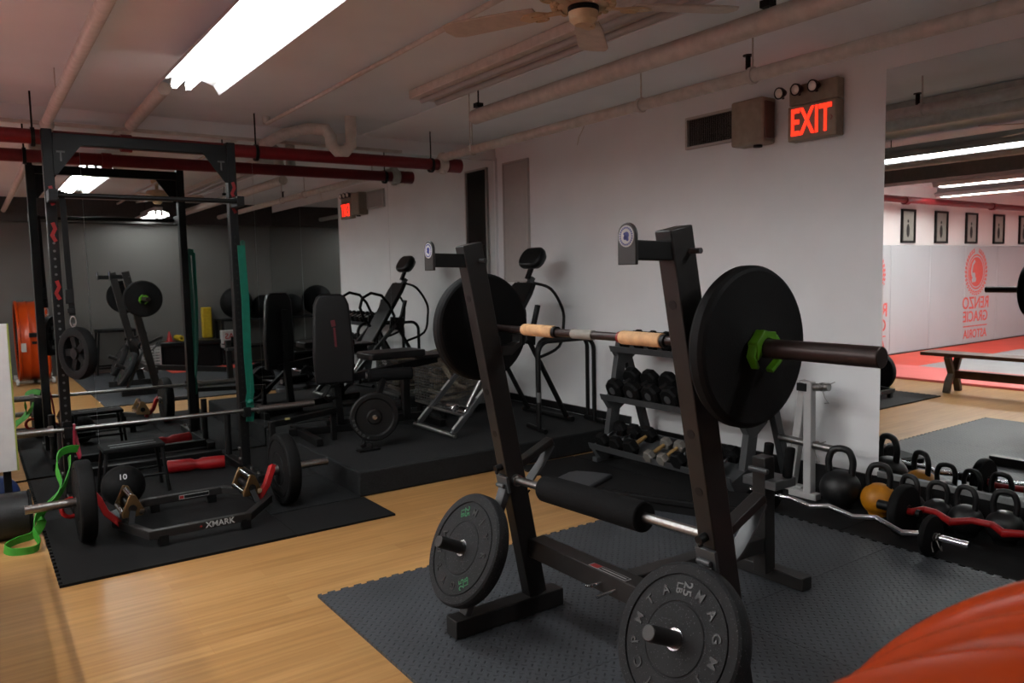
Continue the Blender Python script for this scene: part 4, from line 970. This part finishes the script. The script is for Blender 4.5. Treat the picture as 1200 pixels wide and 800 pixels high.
obj('post', MB().b(1.695, 1.735, 5.44, 5.48, .016, .42), 'bl', t, .003)
obj('top_rail', MB().beam((1.70, 5.46, .405), (2.30, 5.72, .405), .05, .04), 'bl', t, .003)
obj('post', MB().b(2.26, 2.30, 5.70, 5.74, .171, .385), 'bl', t, .003)
obj('tag', MB().box((1.83, 5.46, .432), (.03, .02, .012)), mat('yellow_tag', (190, 180, 120), .6), t)

# ================================================================== ADJUSTABLE BENCH ON THE PLATFORM
t = thing('adjustable_bench', 'black adjustable bench with upright back pad and leg roller on the platform', 'weight bench', (2.7, 5.85, PZ))
obj('back_pad', MB().prism([(-.15, -.34), (.15, -.34), (.165, -.1), (.14, .30), (.115, .36), (.08, .385), (-.08, .385), (-.115, .36), (-.14, .30), (-.165, -.1)], (2.385, 5.92, .925), V((.95, -.30, 0)), (0, .04, 1), .06), 'vinyl', t, .018, seg=3)
lt = MB(); nx = V((.95, -.30, 0)).normalized(); nn = nx.cross(V((0, .04, 1)))
o_ = V((2.385, 5.92, .98)) + nn*.031
lt.path([o_+V((0, 0, .12)), o_+nx*.008+V((0, 0, .07))], 0, flat=(.035, .001), up=nx).path([o_+nx*.012+V((0, 0, .06)), o_+nx*.02+V((0, 0, -.10))], 0, flat=(.018, .001), up=nx)
obj('red_stripe', lt, mat('faded_red_print', (110, 26, 38), .5), t)
obj('seat', MB().prism(rounded(.52, .30, .04), (2.87, 5.86, .795), (1, 0, 0), (0, 1, 0), .06), 'vinyl', t, .015, seg=3)
obj('seat_extension', MB().b(3.06, 3.36, 5.72, 5.98, .745, .775), 'vinyl', t, .01)
obj('spine', MB().beam((2.42, 6.0, .62), (2.42, 6.0, 1.15), .05, .05).beam((2.35, 5.95, .60), (3.3, 5.86, .72), .06, .06), 'bl', t, .003)
obj('main_rail', MB().beam((2.35, 6.05, .24), (3.2, 5.85, .24), .06, .06), 'bl', t, .003)
obj('support_post', MB().beam((3.0, 5.88, .24), (3.0, 5.88, .70), .06, .06), 'bl', t, .003)
obj('support_post', MB().beam((2.45, 6.0, .24), (2.42, 6.0, .64), .06, .06), 'bl', t, .003)
obj('front_foot', MB().b(3.17, 3.23, 5.60, 6.10, PZ+.001, PZ+.06), 'bl', t, .003)
obj('rear_foot', MB().beam((2.05, 6.1, PZ+.03), (2.55, 5.98, PZ+.03), .06, .055), 'bl', t, .003)
obj('rear_foot', MB().beam((2.10, 5.55, PZ+.03), (2.14, 6.25, PZ+.03), .05, .055, (1, 0, 0)), 'bl', t, .003)
obj('leg_lever', MB().beam((2.66, 5.60, .62), (2.36, 5.30, .24), .045, .04).beam((2.365, 5.31, .25), (2.31, 5.23, .20), .04, .03), 'bl', t, .003)
obj('lever_foot', MB().box((2.33, 5.19, PZ+.008), (.16, .07, .012)).path([(2.36, 5.19, PZ+.012), (2.36, 5.19, PZ+.05), (2.30, 5.22, PZ+.09)], .006, 8), 'bl', t)
obj('foam_roller', MB().tube((2.56, 5.66, .66), (2.90, 5.55, .66), .05, n=24), 'foam', t, .01)
obj('foam_roller', MB().tube((2.50, 5.62, .42), (2.78, 5.52, .42), .045, n=24), 'foam', t, .01)
obj('roller_cap', MB().tube((2.555, 5.662, .66), (2.545, 5.665, .66), .025).tube((2.495, 5.622, .42), (2.485, 5.625, .42), .022), 'steel', t)
obj('plate_peg', MB().tube((2.47, 5.42, .41), (2.385, 5.17, .41), .0125, n=16), 'steel', t)
obj('side_clamp', MB().path([(2.36, 5.80, .50), (2.25, 5.72, .49), (2.20, 5.69, .53), (2.26, 5.72, .59), (2.38, 5.82, .59)], .014, 8), 'bl', t)
pr = plate('weight_plate', 'black grip weight plate on the lever of the adjustable bench', 'weight plate', .18, .035, 'rub_d', 'plates on the adjustable bench', 'deep', .0130)
pr.location = (2.40, 5.215, .41); axp = V((.316, .949, 0)); rot_to(pr, axp, V((0, 0, 1)).cross(axp), (0, 0, 1))
w_ = MB()
for a0 in (150,):
    for i, ch in enumerate('POUNDS'):
        a = R(250-i*13); w_.text(ch, V((2.40, 5.215, .41))-axp*.0175+(V((0, 0, 1)).cross(axp)*-1*math.cos(a)+V((0, 0, 1))*math.sin(a))*.155, (V((0, 0, 1)).cross(axp)*-1*math.sin(a)*1+V((0, 0, 1))*-math.cos(a))*1, (V((0, 0, 1)).cross(axp)*-1*math.cos(a)+V((0, 0, 1))*math.sin(a)), .026, .001)
w_.v = [v - V((2.40, 5.215, .41)) for v in w_.v]
mr = Matrix((axp, V((0, 0, 1)).cross(axp), V((0, 0, 1)))); w_.v = [mr @ v for v in w_.v]
lo = obj('weight_marking', w_, 'greyink'); lo.parent = pr
pr2 = plate('weight_plate', 'smaller black plate behind the grip plate on the bench lever', 'weight plate', .15, .035, 'rub_d', 'plates on the adjustable bench', 'deep', .0130)
pr2.location = V((2.40, 5.215, .41))+axp*.045; rot_to(pr2, axp, V((0, 0, 1)).cross(axp), (0, 0, 1))

# ================================================================== INVERSION TABLE
t = thing('inversion_table', 'black and silver inversion table with tilted board and headrest on the platform', 'inversion table', (3.7, 5.5, PZ))
hd = V((4.05, 5.40, 1.53)); ft = V((3.46, 5.40, .62)); bd = (hd-ft).normalized(); bn = V((-bd.z, 0, bd.x))   # board normal faces up and left
obj('headrest', MB().prism(rounded(.20, .30, .09, 7), hd+bn*.05+bd*.02, bd, (0, 1, 0), .075), 'vinyl', t, .03, seg=4)
obj('headrest_trim', MB().prism(rounded(.16, .26, .07, 7), hd+bn*.01+bd*.02, bd, (0, 1, 0), .03), 'char', t, .01)
obj('neck', MB().beam(hd-bd*.16, hd+bn*.02, .04, .03), 'bl', t)
obj('back_board', MB().prism([(-.42, -.14), (.26, -.16), (.36, -.14), (.36, .14), (.26, .16), (-.42, .14)], (hd+ft)/2-bd*.02, bd, (0, 1, 0), .045), 'vinyl', t, .015, seg=3)
obj('board_rail', MB().beam(hd-bd*.12-bn*.04, ft-bd*.05-bn*.04, .05, .04), 'char', t, .003)
obj('ankle_tube', MB().tube(ft-bd*.0-bn*.03, ft-bd*.42-bn*.03, .022), 'steel', t)
for y in (5.30, 5.50):
    obj('ankle_roller', MB().tube(ft-bd*.36+bn*.03+V((0, y-5.46, 0)), ft-bd*.36+bn*.03+V((0, y-5.34, 0)), .045, n=20), 'chrome', t, .008)
for y in (5.12, 5.68):
    pv = V((3.74, y, .93))
    obj('frame_leg', MB().path([pv+V((.12, 0, .25)), pv+V((.07, 0, .08)), pv, V((4.16, y, PZ+.02))], .0, flat=(.045, .028), up=(0, 1, 0)), 'bl', t, .003)
    obj('front_leg', MB().beam(pv, V((3.02, y+.03, PZ+.03)), .03, .04), 'char', t, .003)
    obj('reflective_strip', MB().beam(pv+(V((3.02, y+.03, PZ+.03))-pv)*.55+V((-.016, 0, .018)), pv+(V((3.02, y+.03, PZ+.03))-pv)*.66+V((-.016, 0, .018)), .025, .003).beam(pv+(V((3.02, y+.03, PZ+.03))-pv)*.84+V((-.016, 0, .018)), pv+(V((3.02, y+.03, PZ+.03))-pv)*.97+V((-.016, 0, .018)), .025, .003), 'white', t)
    lp = [V((3.70, y, .86)), V((3.72, y, 1.02)), V((3.66, y, 1.15)), V((3.58, y, 1.24)), V((3.46, y, 1.27)), V((3.36, y, 1.22)), V((3.33, y, 1.12)), V((3.37, y, 1.0)), V((3.44, y, .92))]
    obj('hand_rail', MB().path(lp, .015, 12), 'bl', t)
    obj('rail_grip', MB().path(smooth([V((3.95, 5.40+(y-5.4)*.4, 1.36)), V((4.0, y, 1.31)), V((4.12, y, 1.14)), V((4.13, y, 1.0)), V((4.08, y, .82)), V((3.86, y, .74))], 4), .013, 10), 'bl', t)
obj('front_bar', MB().tube((3.02, 5.10, PZ+.025), (3.02, 5.76, PZ+.025), .02), 'steel', t)
obj('rear_bar', MB().tube((4.16, 5.05, PZ+.025), (4.16, 5.76, PZ+.025), .022), 'bl', t)
obj('cross_strut', MB().tube((3.15, 5.15, .33), (3.15, 5.71, .33), .012), 'steel', t)
obj('pivot_plate', MB().prism([(-.08, -.05), (.08, -.08), (.09, .06), (-.06, .08)], (3.74, 5.68, .93), (1, 0, 0), (0, 0, 1), .02).prism([(-.08, -.05), (.08, -.08), (.09, .06), (-.06, .08)], (3.74, 5.12, .93), (1, 0, 0), (0, 0, 1), .02), 'bl', t)

# ------------------------------------------------------------------ dip station: two nested inverted U frames by the wall
t = thing('dip_station', 'black tubular dip station with two U-shaped rails beside the right wall', 'dip station', (4.1, 4.95, PZ))
for k, (y, xa, xb, zt) in enumerate(((4.86, 3.66, 4.24, .90), (5.06, 3.80, 4.34, .90))):
    r = .10
    pts = [(xa, y, PZ+.03), (xa, y, zt-r)] + [tuple(q) for q in arc((xa+r, y, zt-r), r, 180, 90, 6, (1, 0, 0), (0, 0, 1))[1:]] + [tuple(q) for q in arc((xb-r, y, zt-r), r, 90, 0, 6, (1, 0, 0), (0, 0, 1))] + [(xb, y, PZ+.03)]
    obj('rail', MB().path(pts, .018, 14), 'bl', t)
    obj('reflective_band', MB().tube((xa, y, .42), (xa, y, .50), .0188), 'greyink', t)
for x in (3.66, 4.28):
    obj('foot', MB().tube((x, 4.78, PZ+.022), (x+.06, 5.09, PZ+.022), .02, n=14), 'bl', t)

# ------------------------------------------------------------------ wire basket with rope
t = thing('wire_basket', 'grey wire basket cart holding thick rope on the platform', 'basket', (3.72, 6.2, PZ))
b0, b1, c0, c1, zb, zt = 3.38, 4.05, 5.92, 6.42, .27, .62
mb = MB()
for z in (zb, zb+.12, zt-.1, zt):
    mb.path([(b0, c0, z), (b1, c0, z), (b1, c1, z), (b0, c1, z)], .005 if z in (zb, zt) else .003, 6, closed=True)
obj('rim_wires', mb, 'basket', t)
mb = MB()
n = 22
for i in range(n+1):
    x = b0+(b1-b0)*i/n; mb.tube((x, c0, zb), (x, c0, zt), .0022, n=6).tube((x, c1, zb), (x, c1, zt), .0022, n=6)
for i in range(n*2//3):
    y = c0+(c1-c0)*i/(n*2//3); mb.tube((b0, y, zb), (b0, y, zt), .0022, n=6).tube((b1, y, zb), (b1, y, zt), .0022, n=6)
for i in range(14):
    z = zb+(zt-zb)*(i+.5)/14; mb.path([(b0, c0, z), (b1, c0, z), (b1, c1, z), (b0, c1, z)], .0016, 4, closed=True)
w = obj('wire_mesh', mb, 'basket', t)
obj('floor_panel', MB().b(b0, b1, c0, c1, zb-.01, zb-.004), 'basket', t)
for x in (b0+.03, b1-.03):
    for y in (c0+.03, c1-.03): obj('caster', MB().tube((x-.012, y, PZ+.035), (x+.012, y, PZ+.035), .034).beam((x, y, PZ+.04), (x, y, zb-.01), .02, .03), 'bl', t)
rp = []
for i in range(150):
    a = i*.30; rr = 1+.12*math.sin(i*.7)
    rp.append((3.715+.27*rr*math.cos(a), 6.17+.17*rr*math.sin(a), .30+i*.0024+.015*math.sin(i*1.3)))
rp += [(3.42, 6.05, .67), (3.40, 5.91, .64), (3.44, 5.88, .55), (3.52, 5.88, .46), (3.60, 5.885, .43)]
tag(obj('battle_rope', MB().path(rp, .019, 8), 'rope', loc=(3.7, 6.17, .3)), 'thick pale rope coiled in the wire basket', 'rope')

# ================================================================== NEAR THE FRONT WALL (seen in the mirrors)
# drum fan close to the camera
t = thing('drum_fan', 'large orange drum fan at the lower right edge close to the camera', 'fan', (.67, .03, 0))
fc = V((.71, .03, .62)); FR = .578; hw = .19
prof = [(FR-.03, -hw), (FR-.02, -hw-.004), (FR, -hw), (FR+.004, -hw+.012), (FR, -hw+.03), (FR-.014, -hw+.036)]
for x0 in (-.05, .07):
    prof += [(FR-.014, x0-.016), (FR-.006, x0-.007), (FR-.004, x0), (FR-.006, x0+.007), (FR-.014, x0+.016)]
prof += [(FR-.014, hw-.052), (FR-.004, hw-.042), (FR+.006, hw-.022), (FR+.006, hw-.006), (FR, hw), (FR-.02, hw+.004), (FR-.03, hw), (FR-.022, hw-.02), (FR-.022, -hw+.02), (FR-.03, -hw)]
obj('drum', MB().lathe(prof, fc, (1, 0, 0), 96), 'orange', t, ang=50)
for s in (-1, 1):
    g = MB(); xx = fc+V((s*(hw-.02), 0, 0))
    for i in range(1, 13): g.path([xx+V((s*.02*(1-(i/12)**2), math.cos(a)*FR*.96*i/12.5, math.sin(a)*FR*.96*i/12.5)) for a in [2*PI*k/48 for k in range(48)]], .002, 5, closed=True)
    for k in range(8):
        a = 2*PI*k/8; g.tube(xx+V((s*.02, math.cos(a)*.05, math.sin(a)*.05)), xx+V((0, math.cos(a)*FR*.965, math.sin(a)*FR*.965)), .0035, n=6)
    obj('guard', g, 'bl', t)
obj('motor', MB().tube(fc-V((.12, 0, 0)), fc+V((.12, 0, 0)), .09, n=24), 'bl', t, .01)
obj('motor_mount', MB().b(fc.x-.03, fc.x+.03, fc.y-FR+.01, fc.y+FR-.01, fc.z-.02, fc.z+.02), 'bl', t)
for k in range(4):
    a = R(20+90*k); d = V((0, math.cos(a), math.sin(a))); e = V((.45, -math.sin(a)*.9, math.cos(a)*.9)).normalized()
    obj('fan_blade', MB().prism([(.07, -.03), (.46, -.08), (.50, .0), (.46, .10), (.2, .09), (.07, .03)], fc, d, e, .004), 'steel', t)
obj('stand', MB().b(fc.x-.20, fc.x+.20, fc.y-.30, fc.y-.25, .03, .07).b(fc.x-.20, fc.x+.20, fc.y+.25, fc.y+.30, .03, .07).b(fc.x-.03, fc.x+.03, fc.y-.30, fc.y+.30, .03, .07), 'steel', t)
obj('wheel', MB().tube(fc+V((-.24, -.30, -.57)), fc+V((-.20, -.30, -.57)), .049, n=20).tube(fc+V((.20, -.30, -.57)), fc+V((.24, -.30, -.57)), .049, n=20).tube(fc+V((-.24, .30, -.57)), fc+V((-.20, .30, -.57)), .049, n=20).tube(fc+V((.20, .30, -.57)), fc+V((.24, .30, -.57)), .049, n=20), 'white', t)
obj('warning_label', MB().b(fc.x-.16, fc.x-.10, fc.y+FR+.0062, fc.y+FR+.0075, .50, .62), 'white', t)
obj('switch_box', MB().b(fc.x-.06, fc.x+.16, fc.y+FR, fc.y+FR+.03, .70, .76), 'bl', t, .004)
# steel frame stool
t = thing('frame_stand', 'tall black steel frame stand against the grey wall, seen in the mirror', 'stand', (1.85, -.30, 0))
obj('top', MB().b(1.58, 2.12, -.50, -.12, .66, .70), 'bl', t, .004)
for sx in (-1, 1):
    for sy in (-1, 1): obj('leg', MB().beam((1.85+sx*.25, -.31+sy*.16, .66), (1.85+sx*.31, -.31+sy*.22, .001), .03, .03), 'bl', t)
obj('rung', MB().b(1.57, 2.13, -.12, -.10, .10, .13).b(1.56, 2.14, -.52, -.50, .10, .13), 'bl', t)
# ball on its stand
t = thing('ball_stand', 'low black shelving stand along the grey wall under the black exercise ball', 'shelf', (3.8, -.32, 0))
for z in (.28, .74): obj('shelf', MB().b(3.42, 4.3, -.55, -.12, z, z+.03), 'bl', t, .003)
for x in (3.44, 4.28):
    for y in (-.53, -.14): obj('post', MB().b(x-.02, x+.02, y-.02, y+.02, .001, .77), 'bl', t)
tag(obj('exercise_ball', MB().ball((3.74, -.33, 1.04), .268, 36), 'rub', loc=(3.74, -.33, .77)), 'large black exercise ball on the black shelving, left one of the two', 'ball')
tag(obj('exercise_ball', MB().ball((4.20, -.34, .965), .195, 36), 'rub', loc=(4.2, -.34, .77)), 'smaller black exercise ball beside the large one on the shelving', 'ball')
tag(obj('foam_mat_roll', MB().b(3.20, 3.36, -.56, -.46, .46, .98), 'yellow', bev=.02, loc=(3.28, -.5, .46)), 'yellow foam block standing behind the black storage bench', 'foam mat')
t = thing('first_aid_box', 'white box with red printed letters by the yellow foam block', 'box', (3.5, -.3, .45))
obj('box', MB().b(3.38, 3.62, -.10, .02, .311, .60), 'white', t, .01)
obj('lettering', MB().text('AS', (3.50, .0215, .50), (-1, 0, 0), (0, 0, 1), .13, .001).text('DO', (3.50, .0215, .38), (-1, 0, 0), (0, 0, 1), .13, .001), 'redink', t)
t = thing('storage_bench', 'long low black storage bench in front of the grey wall', 'bench', (3.0, -.3, 0))
obj('top', MB().b(2.45, 3.40, -.42, -.05, .38, .455), 'vinyl', t, .015); obj('frame', MB().b(2.5, 3.36, -.40, -.08, .02, .38), 'rub', t)
obj('foot', MB().b(2.5, 2.56, -.42, -.04, .001, .03).b(3.3, 3.36, -.42, -.04, .001, .03), 'bl', t)
t = thing('laundry_crate', 'white slatted plastic crate beside the low black storage bench', 'crate', (2.33, -.3, 0))
mb = MB().b(2.18, 2.44, -.50, -.06, .001, .03)
for i in range(8):
    z = .06+i*.045
    mb.path([(2.18, -.50, z), (2.44, -.50, z), (2.44, -.06, z), (2.18, -.06, z)], 0, flat=(.026, .006), up=(0, 0, 1), closed=True)
obj('slats', mb, 'white', t)
obj('corner_posts', MB().b(2.17, 2.19, -.51, -.49, .001, .40).b(2.43, 2.45, -.51, -.49, .001, .40).b(2.17, 2.19, -.07, -.05, .001, .40).b(2.43, 2.45, -.07, -.05, .001, .40), 'white', t)
t = thing('marker_cone', 'red training cone resting on the black storage bench', 'cone', (2.62, -.22, .455))
obj('body', MB().lathe([(.05, 0), (.012, .16), (.008, .16), (.045, 0), (.05, 0)], (2.62, -.22, .461), (0, 0, 1), 24), 'red', t); obj('base', MB().b(2.55, 2.69, -.29, -.15, .4555, .463), 'red', t, .003)
for i, (x, m, l) in enumerate(((2.92, 'lime', 'lime green foam roll lying on the black storage bench'), (2.76, 'yellow', 'yellow foam roll beside the red training cone'))):
    tag(obj('foam_roll', MB().ring((x, -.38, .505), (x+.02, -.10, .505), .048, .02, 24), m, loc=(x, -.24, .457)), l, 'foam roll', 'foam rolls on the bench')
tag(obj('floor_mat', MB().b(2.5, 3.9, .0, .45, .0005, .02), 'matred', loc=(3.2, .2, 0)), 'small red floor mat in front of the black storage bench', 'mat')
